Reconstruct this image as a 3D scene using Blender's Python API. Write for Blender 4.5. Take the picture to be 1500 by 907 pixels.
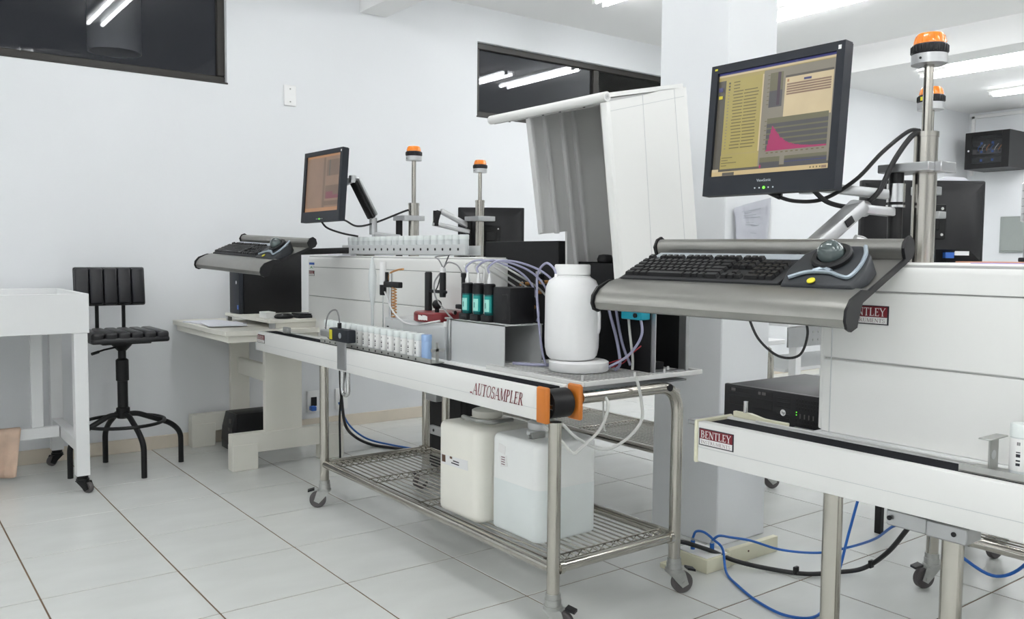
import bpy, bmesh, math, random
from mathutils import Vector, Matrix
random.seed(7)
S = bpy.context.scene
for o in list(bpy.data.objects): bpy.data.objects.remove(o)
COL = S.collection
R = math.radians
PI = math.pi

# ------------------------------------------------------------------ camera
FPX, YAW, PITCH, ROLL, EYE = 1268.46, 0.645747, 0.0622176, 0.0092083, 1.16
fw = Vector((math.sin(YAW)*math.cos(PITCH), math.cos(YAW)*math.cos(PITCH), -math.sin(PITCH)))
rt = Vector((math.cos(YAW), -math.sin(YAW), 0)); upv = rt.cross(fw)
r2 = rt*math.cos(ROLL)+upv*math.sin(ROLL); u2 = -rt*math.sin(ROLL)+upv*math.cos(ROLL)
cd = bpy.data.cameras.new('camera'); cam = bpy.data.objects.new('camera', cd); COL.objects.link(cam)
cd.sensor_width = 36; cd.lens = FPX/1500*36; cd.clip_start = 0.05; cd.clip_end = 100
M = Matrix.Identity(4)
for i in range(3):
    M[i][0] = r2[i]; M[i][1] = u2[i]; M[i][2] = -fw[i]
M[2][3] = EYE
cam.matrix_world = M
S.camera = cam
# ------------------------------------------------------------------ world, exposure
W = bpy.data.worlds.new('night'); S.world = W; W.use_nodes = True
W.node_tree.nodes['Background'].inputs[0].default_value = (0.02, 0.022, 0.03, 1)
W.node_tree.nodes['Background'].inputs[1].default_value = 0.5
S.view_settings.view_transform = 'Standard'
try: S.view_settings.look = 'None'
except Exception: pass
S.view_settings.exposure = 0.58
S.view_settings.gamma = 1
S.view_settings.use_curve_mapping = False
TUBE_POWER = 24.0

# ------------------------------------------------------------------ materials
def lin(h):
    if isinstance(h, str):
        h = [int(h[i:i+2], 16)/255 for i in (0, 2, 4)]
    return tuple((c/12.92 if c <= .04045 else ((c+.055)/1.055)**2.4) for c in h)
MATS = {}
def mat(name, col, rough=.5, metal=0, var=.04, scale=6, bump=0, bscale=60, emit=0, alpha=None, trans=0, stretch=None, spec=.5, coat=0):
    m = bpy.data.materials.new(name); m.use_nodes = True
    nt = m.node_tree; b = nt.nodes['Principled BSDF']
    c = lin(col)
    b.inputs['Roughness'].default_value = rough; b.inputs['Metallic'].default_value = metal
    b.inputs['Specular IOR Level'].default_value = spec
    if coat: b.inputs['Coat Weight'].default_value = coat
    tc = nt.nodes.new('ShaderNodeTexCoord'); mp = nt.nodes.new('ShaderNodeMapping')
    nt.links.new(tc.outputs['Object'], mp.inputs[0])
    if stretch: mp.inputs['Scale'].default_value = stretch
    n = nt.nodes.new('ShaderNodeTexNoise'); n.inputs['Scale'].default_value = scale; n.inputs['Detail'].default_value = 4
    nt.links.new(mp.outputs[0], n.inputs['Vector'])
    rp = nt.nodes.new('ShaderNodeValToRGB')
    rp.color_ramp.elements[0].position = .3; rp.color_ramp.elements[1].position = .7
    rp.color_ramp.elements[0].color = tuple(max(0, x*(1-var)) for x in c)+(1,)
    rp.color_ramp.elements[1].color = tuple(min(1, x*(1+var)) for x in c)+(1,)
    nt.links.new(n.outputs[0], rp.inputs[0]); nt.links.new(rp.outputs[0], b.inputs['Base Color'])
    if bump:
        n2 = nt.nodes.new('ShaderNodeTexNoise'); n2.inputs['Scale'].default_value = bscale; n2.inputs['Detail'].default_value = 3
        nt.links.new(mp.outputs[0], n2.inputs['Vector'])
        bp = nt.nodes.new('ShaderNodeBump'); bp.inputs['Strength'].default_value = bump; bp.inputs['Distance'].default_value = .002
        nt.links.new(n2.outputs[0], bp.inputs['Height']); nt.links.new(bp.outputs[0], b.inputs['Normal'])
    if emit and name.startswith('scr_'):
        for l in list(b.inputs['Base Color'].links): nt.links.remove(l)
        b.inputs['Base Color'].default_value = (.012, .012, .014, 1)
    if emit:
        nt.links.new(rp.outputs[0], b.inputs['Emission Color']); b.inputs['Emission Strength'].default_value = emit
    if trans: b.inputs['Transmission Weight'].default_value = trans
    if alpha is not None: b.inputs['Alpha'].default_value = alpha
    MATS[name] = m
    return m
mat('wall_paint', 'eceef0', .6, var=.012, scale=1.5, bump=.15, bscale=40)
mat('column_paint', 'eef0f2', .5, var=.012, scale=2, bump=.15, bscale=40)
mat('ceiling_paint', 'f4f4f3', .7, var=.012, scale=1)
mat('tile', 'dddfdc', .26, var=.035, scale=3.2, bump=.05, bscale=25, stretch=(1, 2.6, 1))
mat('grout', '6f5a45', .9, var=.25, scale=2.5)
mat('skirting', 'e2d8c8', .5, var=.05, scale=4)
mat('window_frame', '2b2824', .45, var=.1)
mat('white_laminate', 'eaebeb', .42, var=.012, scale=4)
mat('ivory_laminate', 'e6e4da', .42, var=.02, scale=4)
mat('ivory_plastic', 'e2dfc6', .45, var=.03)
mat('housing_white', 'f0f0ed', .38, var=.008, scale=3)
mat('seam', 'b0b0ae', .6, var=.05)
mat('hood_grey', 'cfcfce', .5, var=.03)
mat('sheet_grey', 'cfd1d1', .42, var=.02, metal=.0)
mat('steel', 'b9b5ad', .19, metal=1, var=.06, scale=30, stretch=(1, 1, .15))
mat('chrome', 'd6d6d6', .16, metal=1, var=.03)
mat('aluminium', 'b9babb', .36, metal=.9, var=.04, scale=20)
mat('tray_aluminium', '92918d', .38, metal=.75, var=.03, scale=20)
mat('zinc', 'b8b9b6', .42, metal=.85, var=.1, scale=25)
mat('dark_sheet_grey', '6e7072', .5, var=.05)  # colour of the sheet that darkens the wire deck gaps
mat('switch_dark', '2b2d30', .5, var=.1, spec=.3)
mat('white_wire', 'dcdcda', .4, var=.02)
mat('black_plastic', '1d1d1f', .42, var=.15, scale=10, spec=.3)
mat('black_metal', '171718', .4, var=.15, spec=.3)
mat('panel_black', '151517', .5, var=.15, spec=.3)
mat('belt', '17181e', .85, var=.2, scale=30, spec=.15)
mat('black_vinyl', '15151a', .33, var=.2, scale=20, bump=.2, bscale=150)
mat('bezel', '22262d', .5, var=.06, spec=.35)
mat('key_black', '19191b', .4, var=.1, spec=.3)
mat('key_tray', '2b2c2e', .5, var=.1, spec=.3)
mat('grey_strip', '9ea5ab', .45, var=.03)
mat('ball', '4b5656', .12, var=.05, coat=.5)
mat('trackball_dark', '22262b', .5, var=.06)
mat('trackball_silver', '9fabb5', .35, metal=.4, var=.03)
mat('rubber', '5c5858', .65, var=.1)
mat('rubber_brown', '6a4f3e', .65, var=.15)
mat('cable_black', '18181a', .45, var=.1)
mat('cable_blue', '1f62b4', .42, var=.06)
mat('cable_grey', '8b8b8b', .5, var=.05)
mat('cable_white', 'e4e4e4', .45, var=.02)
mat('tube_clear', 'b6b6d2', .2, var=.05, alpha=.75)
mat('tube_milky', 'dfe0dc', .3, var=.02, alpha=.8)
mat('tube_red', 'b0303a', .35, var=.05)
mat('copper', 'c08a50', .4, var=.1, scale=40)
mat('orange_cap', 'c9752a', .4, var=.12, scale=12, stretch=(1, 1, .2))
mat('beacon_lens', 'e8801c', .22, var=.05, coat=.6, emit=.08)
mat('maroon', '7a1524', .45, var=.03)
mat('label_white', 'f1f1ef', .5, var=.01)
mat('ink', '23232b', .6, var=.05)
mat('ink_light', '8e6f78', .6, var=.05)
mat('red_plastic', '7c2026', .35, var=.08)
mat('teal', '1b9c96', .3, var=.05)
mat('teal_dark', '0c5f60', .3, var=.05)
mat('teal_pale', 'a5e6da', .35, var=.03)
mat('cyan_block', '1b9db3', .35, var=.05)
mat('jar_plastic', 'f8f8f8', .35, var=.01)
mat('cap_white', 'f7f7f6', .4, var=.01)
mat('carboy_milky', 'faf8ee', .35, var=.025, scale=5)
mat('carboy_clear', 'fafcfa', .3, var=.02, scale=5)
mat('liquid', 'f0f6f5', .3, var=.02)
mat('vial_plastic', 'ebf0f0', .3, var=.02, alpha=.85)
mat('vial_blue', '9fbde6', .3, var=.03, alpha=.9)
mat('vial_cap', 'e6ecea', .35, var=.02)
mat('yellow', 'd8cf1e', .4, var=.03)
mat('paper', 'e8e9f0', .6, var=.02)
mat('paper_purple', 'b9a9cf', .6, var=.08)
mat('paper_orange', 'd79a7a', .6, var=.05)
mat('sleeve', 'dfe1ea', .25, var=.02, alpha=.75)
mat('kraft', 'd9bea9', .8, var=.12, scale=12, bump=.4, bscale=30)
mat('beige_wood', 'd9cdb0', .5, var=.06)
mat('panel_grey', '9aa09c', .5, var=.03)
mat('led_green', '6cff3a', .4, var=0, emit=1.2)
mat('led_white', 'd8dde2', .4, var=0)
mat('led_red', 'ff8a6a', .5, var=0, emit=.5)
mat('sticker_blue', '2f62b5', .4, var=.03)
mat('sticker_green', '58a05a', .4, var=.03)
mat('fixture', 'eeeeec', .4, var=.01)
# lit screens
for n_, c_, e_ in (('scr_tan', 'b3a465', .55), ('scr_list', 'b5a75c', .6), ('scr_cream', 'dcc9a0', .72), ('scr_grey', '8e8878', .45), ('scr_chart', '6f6c4f', .4),
                   ('scr_chart_dark', '4f4f50', .35), ('scr_pink', 'b01f63', .7), ('scr_blue', '3c3f78', .4), ('scr_line', '6d6238', .3), ('scr_taskbar', 'd8c08c', .65),
                   ('scr_desktop', '59554a', .35), ('scr_dim', '8f7560', .4), ('scr_dim2', '74604f', .35), ('scr_dimpink', '7f4550', .35), ('scr_purple', '2a2140', .3), ('scr_yellow', 'e6d81e', .8), ('scr_plum', '45303f', .35), ('scr_orange', 'b28257', .5)):
    mat(n_, c_, .35, var=.05, scale=14, emit=.52)
# fluorescent tube emitter
m = bpy.data.materials.new('tube_light'); m.use_nodes = True; nt = m.node_tree
nt.nodes.remove(nt.nodes['Principled BSDF'])
em = nt.nodes.new('ShaderNodeEmission'); em.inputs[0].default_value = (.97, .985, 1, 1); em.inputs[1].default_value = TUBE_POWER
nt.links.new(em.outputs[0], nt.nodes['Material Output'].inputs[0]); MATS['tube_light'] = m
# dark window glass: tinted see-through plus mirror reflection
m = bpy.data.materials.new('window_glass'); m.use_nodes = True; nt = m.node_tree
nt.nodes.remove(nt.nodes['Principled BSDF'])
tr = nt.nodes.new('ShaderNodeBsdfTransparent'); tr.inputs[0].default_value = (.85, .86, .88, 1)
gl = nt.nodes.new('ShaderNodeBsdfGlossy'); gl.inputs['Roughness'].default_value = .015
fr = nt.nodes.new('ShaderNodeFresnel'); fr.inputs[0].default_value = 1.45
mx = nt.nodes.new('ShaderNodeMixShader'); nt.links.new(fr.outputs[0], mx.inputs[0])
nt.links.new(tr.outputs[0], mx.inputs[1]); nt.links.new(gl.outputs[0], mx.inputs[2])
nt.links.new(mx.outputs[0], nt.nodes['Material Output'].inputs[0]); MATS['window_glass'] = m

# ------------------------------------------------------------------ mesh helpers
def V(*a): return Vector(a[0]) if len(a) == 1 else Vector(a)
class MB:
    def __init__(s): s.bm = bmesh.new(); s.mi = 0
    def _new(s, geom_faces):
        for f in geom_faces: f.material_index = s.mi
    def box(s, x0, x1, y0, y1, z0, z1, bev=0, seg=2, rot=None, piv=None):
        r = bmesh.ops.create_cube(s.bm, size=1)
        vs = r['verts']
        for v in vs:
            v.co = Vector(((x0+x1)/2+v.co.x*(x1-x0), (y0+y1)/2+v.co.y*(y1-y0), (z0+z1)/2+v.co.z*(z1-z0)))
        if bev:
            es = list({e for v in vs for e in v.link_edges})
            rr = bmesh.ops.bevel(s.bm, geom=es, offset=bev, segments=seg, profile=.5, affect='EDGES')
            vs = list({v for f in rr['faces'] for v in f.verts} | {v for v in vs if v.is_valid})
        fs = {f for v in vs for f in v.link_faces}
        s._new(fs)
        if rot is not None: bmesh.ops.rotate(s.bm, verts=vs, cent=V(piv) if piv else V((x0+x1)/2, (y0+y1)/2, (z0+z1)/2), matrix=rot)
        return s
    def ring(s, c, n, r, seg, ref=None):
        n = n.normalized()
        a = ref if ref is not None else (Vector((0, 0, 1)) if abs(n.z) < .9 else Vector((1, 0, 0)))
        a = (a-n*a.dot(n)).normalized(); b = n.cross(a)
        return [s.bm.verts.new(c+(a*math.cos(2*PI*i/seg)+b*math.sin(2*PI*i/seg))*r) for i in range(seg)], a
    def skin(s, rings, closed=False, caps=True):
        fs = []
        n = len(rings)
        for i in range(n if closed else n-1):
            A, B = rings[i], rings[(i+1) % n]; k = len(A)
            for j in range(k):
                fs.append(s.bm.faces.new((A[j], A[(j+1) % k], B[(j+1) % k], B[j])))
        if caps and not closed:
            fs.append(s.bm.faces.new(rings[0][::-1])); fs.append(s.bm.faces.new(rings[-1]))
        s._new(fs); return s
    def tube(s, pts, r, seg=10, closed=False, radii=None, caps=True):
        pts = [V(p) for p in pts]; n = len(pts); rings = []; ref = None
        for i, p in enumerate(pts):
            if closed: t = pts[(i+1) % n]-pts[i-1]
            elif i == 0: t = pts[1]-p
            elif i == n-1: t = p-pts[i-1]
            else: t = (pts[i+1]-p).normalized()+(p-pts[i-1]).normalized()
            rg, ref = s.ring(p, t, radii[i] if radii else r, seg, ref)
            rings.append(rg)
        return s.skin(rings, closed, caps)
    def cyl(s, p0, p1, r, r1=None, seg=20):
        return s.tube([p0, p1], r, seg, radii=[r, r if r1 is None else r1])
    def lathe(s, prof, c=(0, 0, 0), seg=28, axis=(0, 0, 1), caps=True, ang=None):
        ax = V(axis).normalized(); c = V(c); rings = []; ref = None
        for (r, h) in prof:
            rg, ref = s.ring(c+ax*h, ax, max(r, 1e-4), seg, ref); rings.append(rg)
        return s.skin(rings, False, caps)
    def prism(s, poly, d, bev=0, seg=2):
        """poly: list of 3D points (planar), extruded by vector d"""
        d = V(d); a = [s.bm.verts.new(V(p)) for p in poly]; b = [s.bm.verts.new(V(p)+d) for p in poly]
        k = len(a); fs = [s.bm.faces.new(a[::-1]), s.bm.faces.new(b)]
        for j in range(k): fs.append(s.bm.faces.new((a[j], a[(j+1) % k], b[(j+1) % k], b[j])))
        s._new(fs)
        if bev:
            es = list({e for f in fs for e in f.edges})
            rr = bmesh.ops.bevel(s.bm, geom=es, offset=bev, segments=seg, profile=.5, affect='EDGES')
            s._new(rr['faces'])
        return s
    def quad(s, *p):
        s._new([s.bm.faces.new([s.bm.verts.new(V(q)) for q in p])]); return s
    def grid(s, fn, nu, nv):
        vs = [[s.bm.verts.new(V(fn(i/nu, j/nv))) for j in range(nv+1)] for i in range(nu+1)]
        s._new([s.bm.faces.new((vs[i][j], vs[i+1][j], vs[i+1][j+1], vs[i][j+1])) for i in range(nu) for j in range(nv)])
        return s
    def obj(s, name, mats, parent=None, smooth=40, fixn=True):
        if fixn: bmesh.ops.recalc_face_normals(s.bm, faces=s.bm.faces)
        me = bpy.data.meshes.new(name); s.bm.to_mesh(me); s.bm.free()
        for k in ([mats] if isinstance(mats, str) else mats): me.materials.append(MATS[k])
        return link(name, me, parent, smooth)
LOC = {}
def link(name, me, parent=None, smooth=40):
    if smooth:
        for p in me.polygons: p.use_smooth = True
        me.set_sharp_from_angle(angle=R(smooth))
    o = bpy.data.objects.new(name, me); COL.objects.link(o)
    if parent is not None:
        o.parent = parent
        L = LOC.get(parent.name)
        if L is not None:
            me.transform(Matrix.Translation(-L)); LOC[o.name] = L
    return o
def thing(name, label, cat, loc=(0, 0, 0), rot=None, group=None, local=False, kind=None):
    o = bpy.data.objects.new(name, None); COL.objects.link(o); o.location = loc
    o.empty_display_size = .05
    if rot: o.rotation_euler = rot
    if not local: LOC[o.name] = V(loc)
    tag(o, label, cat, group, kind); return o
def tag(o, label=None, cat=None, group=None, kind=None):
    if label: o['label'] = label
    if cat: o['category'] = cat
    if group: o['group'] = group
    if kind: o['kind'] = kind
    return o
def struct(o, label=None, cat=None): return tag(o, label, cat, None, 'structure')
def copy_tree(o, parent=None):
    c = o.copy(); COL.objects.link(c)
    if parent is not None: c.parent = parent
    for ch in o.children: copy_tree(ch, c)
    return c
def fillet(pts, r, n=6):
    pts = [V(p) for p in pts]; out = [pts[0]]
    for i in range(1, len(pts)-1):
        a, b, c = pts[i-1], pts[i], pts[i+1]
        d0 = (a-b); d1 = (c-b); k = min(r, d0.length*.49, d1.length*.49)
        p0 = b+d0.normalized()*k; p1 = b+d1.normalized()*k
        for j in range(n+1):
            t = j/n; out.append(p0*(1-t)**2+b*2*t*(1-t)+p1*t*t)
    out.append(pts[-1]); return out
def spline(pts, n=8):
    pts = [V(p) for p in pts]; P = [pts[0]*2-pts[1]]+pts+[pts[-1]*2-pts[-2]]; out = []
    for i in range(1, len(P)-2):
        a, b, c, d = P[i-1:i+3]
        for j in range(n):
            t = j/n
            out.append(.5*((2*b)+(c-a)*t+(2*a-5*b+4*c-d)*t*t+(3*b-a-3*c+d)*t**3))
    out.append(pts[-1]); return out
def cable(name, pts, r, m, parent=None, n=8, seg=8): return MB().tube(spline(pts, n), r, seg).obj(name, m, parent)

# ---------- serif lettering drawn as flat strokes
def _serif(x, y, w=.2, t=.05): return ('l', x-w/2, y, x+w/2, y, t)
GL = {
 'A': (.86, [('l', .08, .02, .42, .98, .05), ('l', .42, .98, .76, .02, .13), ('l', .2, .34, .62, .34, .05), _serif(.08, .02), _serif(.77, .02, .26)]),
 'U': (.86, [('l', .18, 1, .18, .3, .13), ('a', .42, .3, .24, .28, 180, 360, .09), ('l', .66, 1, .66, .3, .05), _serif(.18, .98, .3), _serif(.66, .98)]),
 'T': (.76, [('l', .38, 0, .38, 1, .13), ('l', .04, .97, .72, .97, .06), ('l', .05, 1, .05, .78, .04), ('l', .71, 1, .71, .78, .04), _serif(.38, .02, .3)]),
 'O': (.9, [('a', .45, .5, .36, .48, 0, 360, .1)]),
 'S': (.66, [('a', .32, .74, .22, .24, 20, 270, .09), ('a', .32, .26, .24, .25, -160, 90, .1), ('l', .53, .98, .53, .76, .04), ('l', .08, .02, .08, .26, .04)]),
 'M': (1.04, [('l', .14, .02, .18, .98, .05), ('l', .18, .98, .5, .04, .12), ('l', .5, .04, .84, .98, .05), ('l', .86, .98, .9, .02, .13), _serif(.14, .02), _serif(.9, .02, .28), _serif(.14, .98), _serif(.88, .98)]),
 'P': (.7, [('l', .2, 0, .2, 1, .13), ('a', .32, .74, .26, .24, -90, 90, .1), ('l', .05, .97, .34, .97, .05), ('l', .2, .5, .34, .5, .05), _serif(.2, .02, .3)]),
 'L': (.7, [('l', .2, 0, .2, 1, .13), _serif(.2, .98, .3), ('l', .06, .03, .62, .03, .06), ('l', .63, 0, .63, .26, .04)]),
 'E': (.72, [('l', .2, 0, .2, 1, .13), ('l', .06, .97, .6, .97, .06), ('l', .06, .03, .62, .03, .06), ('l', .2, .52, .48, .52, .05), ('l', .6, 1, .6, .78, .04), ('l', .63, 0, .63, .24, .04), ('l', .48, .62, .48, .42, .04)]),
 'R': (.84, [('l', .2, 0, .2, 1, .13), ('a', .32, .76, .24, .22, -90, 90, .1), ('l', .05, .97, .34, .97, .05), ('l', .2, .53, .36, .53, .05), ('l', .38, .53, .74, .02, .12), _serif(.2, .02, .3), _serif(.76, .02, .16)]),
 'B': (.76, [('l', .2, 0, .2, 1, .13), ('a', .34, .76, .22, .22, -90, 90, .1), ('a', .36, .28, .27, .25, -90, 90, .11), ('l', .05, .97, .36, .97, .05), ('l', .2, .53, .36, .53, .05), ('l', .05, .03, .38, .03, .05)]),
 'N': (.88, [('l', .16, 0, .16, 1, .05), ('l', .16, .98, .72, .02, .13), ('l', .72, 0, .72, 1, .05), _serif(.16, .02), _serif(.14, .98), _serif(.72, .98)]),
 'Y': (.82, [('l', .1, .98, .41, .46, .12), ('l', .72, .98, .41, .46, .05), ('l', .41, .5, .41, 0, .12), _serif(.12, .98, .28), _serif(.72, .98), _serif(.41, .02, .3)]),
 'I': (.42, [('l', .2, 0, .2, 1, .13), _serif(.2, .98, .3), _serif(.2, .02, .3)]),
 ' ': (.3, []), '-': (.5, [('l', .0, .12, .42, .12, .1)]),
}
def lettering(mb, text, org, right, up, h, width=None, shear=0, weight=1):
    org, right, up = V(org), V(right), V(up); tot = sum(GL[c][0] for c in text); sx = (width/h/tot) if width else 1
    def P(x, y): return org+right*((x*sx+shear*y)*h)+up*(y*h)
    x = 0
    for c in text:
        adv, st = GL[c]
        for q in st:
            if q[0] == 'l':
                _, x0, y0, x1, y1, w = q; w *= weight
                d = Vector((x1-x0, y1-y0)); d = d.normalized() if d.length else Vector((1, 0)); n = Vector((-d.y, d.x))*w/2
                mb.quad(P(x+x0+n.x, y0+n.y), P(x+x1+n.x, y1+n.y), P(x+x1-n.x, y1-n.y), P(x+x0-n.x, y0-n.y))
            else:
                _, cx, cy, rx, ry, a0, a1, w = q; w *= weight; N = 12
                for k in range(N):
                    t0 = R(a0+(a1-a0)*k/N); t1 = R(a0+(a1-a0)*(k+1)/N)
                    def E(t, s): 
                        ww = w*(.5+.5*abs(math.cos(t)))/2
                        return P(x+cx+(rx+s*ww)*math.cos(t), cy+(ry+s*ww)*math.sin(t))
                    mb.quad(E(t0, 1), E(t1, 1), E(t1, -1), E(t0, -1))
        x += adv
    return mb
def sans(name, text, org, right, up, size, m, parent, shear=0):
    """small sans lettering from the built-in font, turned into a mesh"""
    cu = bpy.data.curves.new(name, 'FONT'); cu.body = text; cu.size = size; cu.shear = shear; cu.resolution_u = 2
    t = bpy.data.objects.new(name+'_tmp', cu); COL.objects.link(t)
    dg = bpy.context.evaluated_depsgraph_get(); me = bpy.data.meshes.new_from_object(t.evaluated_get(dg))
    bpy.data.objects.remove(t); bpy.data.curves.remove(cu)
    r, u = V(right), V(up); n = r.cross(u); T = Matrix.Identity(4)
    for i in range(3): T[i][0], T[i][1], T[i][2], T[i][3] = r[i], u[i], n[i], org[i]
    me.transform(T); me.materials.clear(); me.materials.append(MATS[m])
    return link(name, me, parent, 0)
def brand_plate(parent, x, y0, y1, z0, z1):
    """maroon and white name plate on a face that looks to -X; text runs towards -Y"""
    h = z1-z0; w = y0-y1
    p = MB(); p.box(x-.0015, x, y1, y0, z0, z1); plate = p.obj('name_plate', 'ink', parent, 0)
    MB().box(x-.0021, x-.001, y1+.03*w, y0-.03*w, z0+.4*h, z1-.05*h).obj('plate_band', 'maroon', plate, 0)
    MB().box(x-.0021, x-.001, y1+.03*w, y0-.03*w, z0+.06*h, z0+.39*h).obj('plate_band', 'label_white', plate, 0)
    lettering(MB(), 'BENTLEY', (x-.0028, y0-.06*w, z0+.46*h), (0, -1, 0), (0, 0, 1), .42*h, .88*w, weight=1.15).obj('lettering', 'label_white', plate, 0, fixn=False)
    lettering(MB(), 'INSTRUMENTS', (x-.0028, y0-.07*w, z0+.12*h), (0, -1, 0), (0, 0, 1), .2*h, .86*w).obj('lettering', 'ink_light', plate, 0, fixn=False)

# ================================================================== THE ROOM
WX0, WX1, WY0, WY1, CZ = -4.6, 11.1, -6.2, 5.3, 2.97
TX0, TX, TY0, TY = .0034, .4464, 3.198, .4618
f = struct(MB().box(WX0, WX1, WY0, WY1, -.1, -.0022).obj('floor', 'grout', None, 0), 'pale grey tiled laboratory floor with brown joints', 'floor')
def pix(p):
    d = V(p)-V(0, 0, EYE); k = d.dot(fw)
    return (750+FPX*d.dot(r2)/k, 453.5-FPX*d.dot(u2)/k, k) if k > .2 else None
tile_me = None; far = MB(); cand = []
gap = .0028
i0 = int((WX0-TX0)//TX); i1 = int((WX1-TX0)//TX)+1; j0 = int((WY0-TY0)//TY); j1 = int((WY1-TY0)//TY)+1
for i in range(i0, i1+1):
    for j in range(j0, j1+1):
        xa, xb = max(TX0+i*TX+gap, WX0), min(TX0+(i+1)*TX-gap, WX1); ya, yb = max(TY0+j*TY+gap, WY0), min(TY0+(j+1)*TY-gap, WY1)
        if xb-xa < .01 or yb-ya < .01: continue
        ps = [pix((x, y, 0)) for x in (xa, xb) for y in (ya, yb)]
        vis = any(q and -80 < q[0] < 1580 and -50 < q[1] < 1000 for q in ps)
        full = (xb-xa > TX-3*gap) and (yb-ya > TY-3*gap)
        cand.append((0 if vis else 1, math.hypot(xa, ya), xa, xb, ya, yb, full))
cand.sort()
nt_ = 0
for k, (nv, d, xa, xb, ya, yb, full) in enumerate(cand):
    if nv == 0 and nt_ < 290:
        nt_ += 1
        if full and tile_me:
            o = bpy.data.objects.new('floor_tile', tile_me); COL.objects.link(o); o.parent = f
        else:
            b = MB().box(-(xb-xa)/2, (xb-xa)/2, -(yb-ya)/2, (yb-ya)/2, -.006, 0, .0012, 1)
            o = b.obj('floor_tile', 'tile', f, 0)
            if full: tile_me = o.data
        o.location = ((xa+xb)/2, (ya+yb)/2, random.uniform(-.0002, .0002))
    else: far.box(xa, xb, ya, yb, -.006, 0)
tag(far.obj('floor_tile_field', 'tile', f, 0), kind='stuff')
struct(MB().box(WX0, WX1, WY0, WY1, CZ, CZ+.1).obj('ceiling', 'ceiling_paint', None, 0), 'plain white ceiling', 'ceiling')
# back wall with its two strip windows
def wall_with_holes(name, x0, x1, y0, y1, holes, m):
    xs = sorted({x0, x1} | {h[0] for h in holes} | {h[1] for h in holes}); zs = sorted({0, CZ} | {h[2] for h in holes} | {h[3] for h in holes})
    b = MB()
    for a, c in zip(xs, xs[1:]):
        for e, g in zip(zs, zs[1:]):
            if any(h[0]-1e-6 <= a and c <= h[1]+1e-6 and h[2]-1e-6 <= e and g <= h[3]+1e-6 for h in holes): continue
            b.box(a, c, y0, y1, e, g)
    return b.obj(name, m, None, 0)
W1 = (-1.45, 1.815, 2.186, 2.78); W2 = (3.655, 6.6, 2.18, 2.722)
struct(wall_with_holes('wall_back', WX0, WX1, WY1, WY1+.16, [W1, W2], 'wall_paint'), 'white painted wall with two strip windows', 'wall')
struct(MB().box(WX1, WX1+.12, WY0, WY1+.16, 0, CZ).obj('wall_right', 'wall_paint', None, 0), 'white far end wall with a hanging black cabinet', 'wall')
struct(MB().box(WX0-.12, WX0, WY0, WY1+.16, 0, CZ).obj('wall_left', 'wall_paint', None, 0), 'white painted left wall', 'wall')
struct(MB().box(WX0-.12, WX1+.12, WY0-.12, WY0, 0, CZ).obj('wall_front', 'wall_paint', None, 0), 'white painted wall behind the viewer', 'wall')
bb = MB().box(WX0, WX1, WY1-.012, WY1, 0, .078, .002, 1).obj('baseboard_back', 'skirting', None, 0); struct(bb, 'cream tile skirting along the white wall', 'baseboard')
struct(MB().box(WX1-.012, WX1, WY0, WY1-.012, 0, .078, .002, 1).obj('baseboard_right', 'skirting', None, 0), 'cream tile skirting on the far end wall', 'baseboard')
for (x0, x1, z0, z1), muls, nm, lb in ((W1, (.02,), 'window_1', 'dark strip window high on the wall at the left'), (W2, (4.86, 5.8), 'window_2', 'dark strip window high on the wall behind the raised hood')):
    w = thing(nm, lb, 'window', ((x0+x1)/2, WY1+.03, z0), kind='structure')
    fr_ = MB(); t = .045; y0, y1 = WY1+.035, WY1+.08
    fr_.box(x0, x1, y0, y1, z0, z0+t, .004, 1); fr_.box(x0, x1, y0, y1, z1-t, z1, .004, 1); fr_.box(x0, x0+t, y0, y1, z0+t, z1-t, .004, 1); fr_.box(x1-t, x1, y0, y1, z0+t, z1-t, .004, 1)
    for mx_ in muls: fr_.box(mx_-.03, mx_+.03, y0, y1, z0+t, z1-t, .004, 1)
    fr_.obj('window_frame', 'window_frame', w)
    xs = [x0+t]+[q for mm in muls for q in (mm-.03, mm+.03)]+[x1-t]
    for a, b in zip(xs[::2], xs[1::2]): MB().box(a, b, WY1+.055, WY1+.061, z0+t, z1-t).obj('window_pane', 'window_glass', w, 0)
    s_ = MB().box(x0-.005, x1+.005, WY1-.004, WY1+.035, z0-.006, z0+.004, .002, 1).obj('window_sill', 'window_frame', w)
# duct hanging outside the left window
d_ = MB(); prof = [(.172, 2.53), (.172, 3.3), (.16, 3.3), (.16, 2.53), (.172, 2.53)]
d_.lathe(prof, (1.45, 6.5, 0), 40, caps=False); tag(d_.obj('vent_duct', 'cap_white'), 'grey round duct seen through the dark left window', 'duct')
# column and beams
struct(MB().box(2.712, 3.015, 2.222, 2.58, 0, CZ, .004, 1).obj('column', 'column_paint', None, 0), 'square white column between the two analyser carts', 'column')
struct(MB().box(2.705, 2.9, WY0, WY1, 2.763, CZ).obj('ceiling_beam', 'ceiling_paint', None, 0), 'white ceiling beam over the column', 'beam')
struct(MB().box(6.86, 7.16, WY0, WY1, 2.755, CZ).obj('ceiling_beam', 'ceiling_paint', None, 0), 'white ceiling beam deeper in the room', 'beam')

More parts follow.
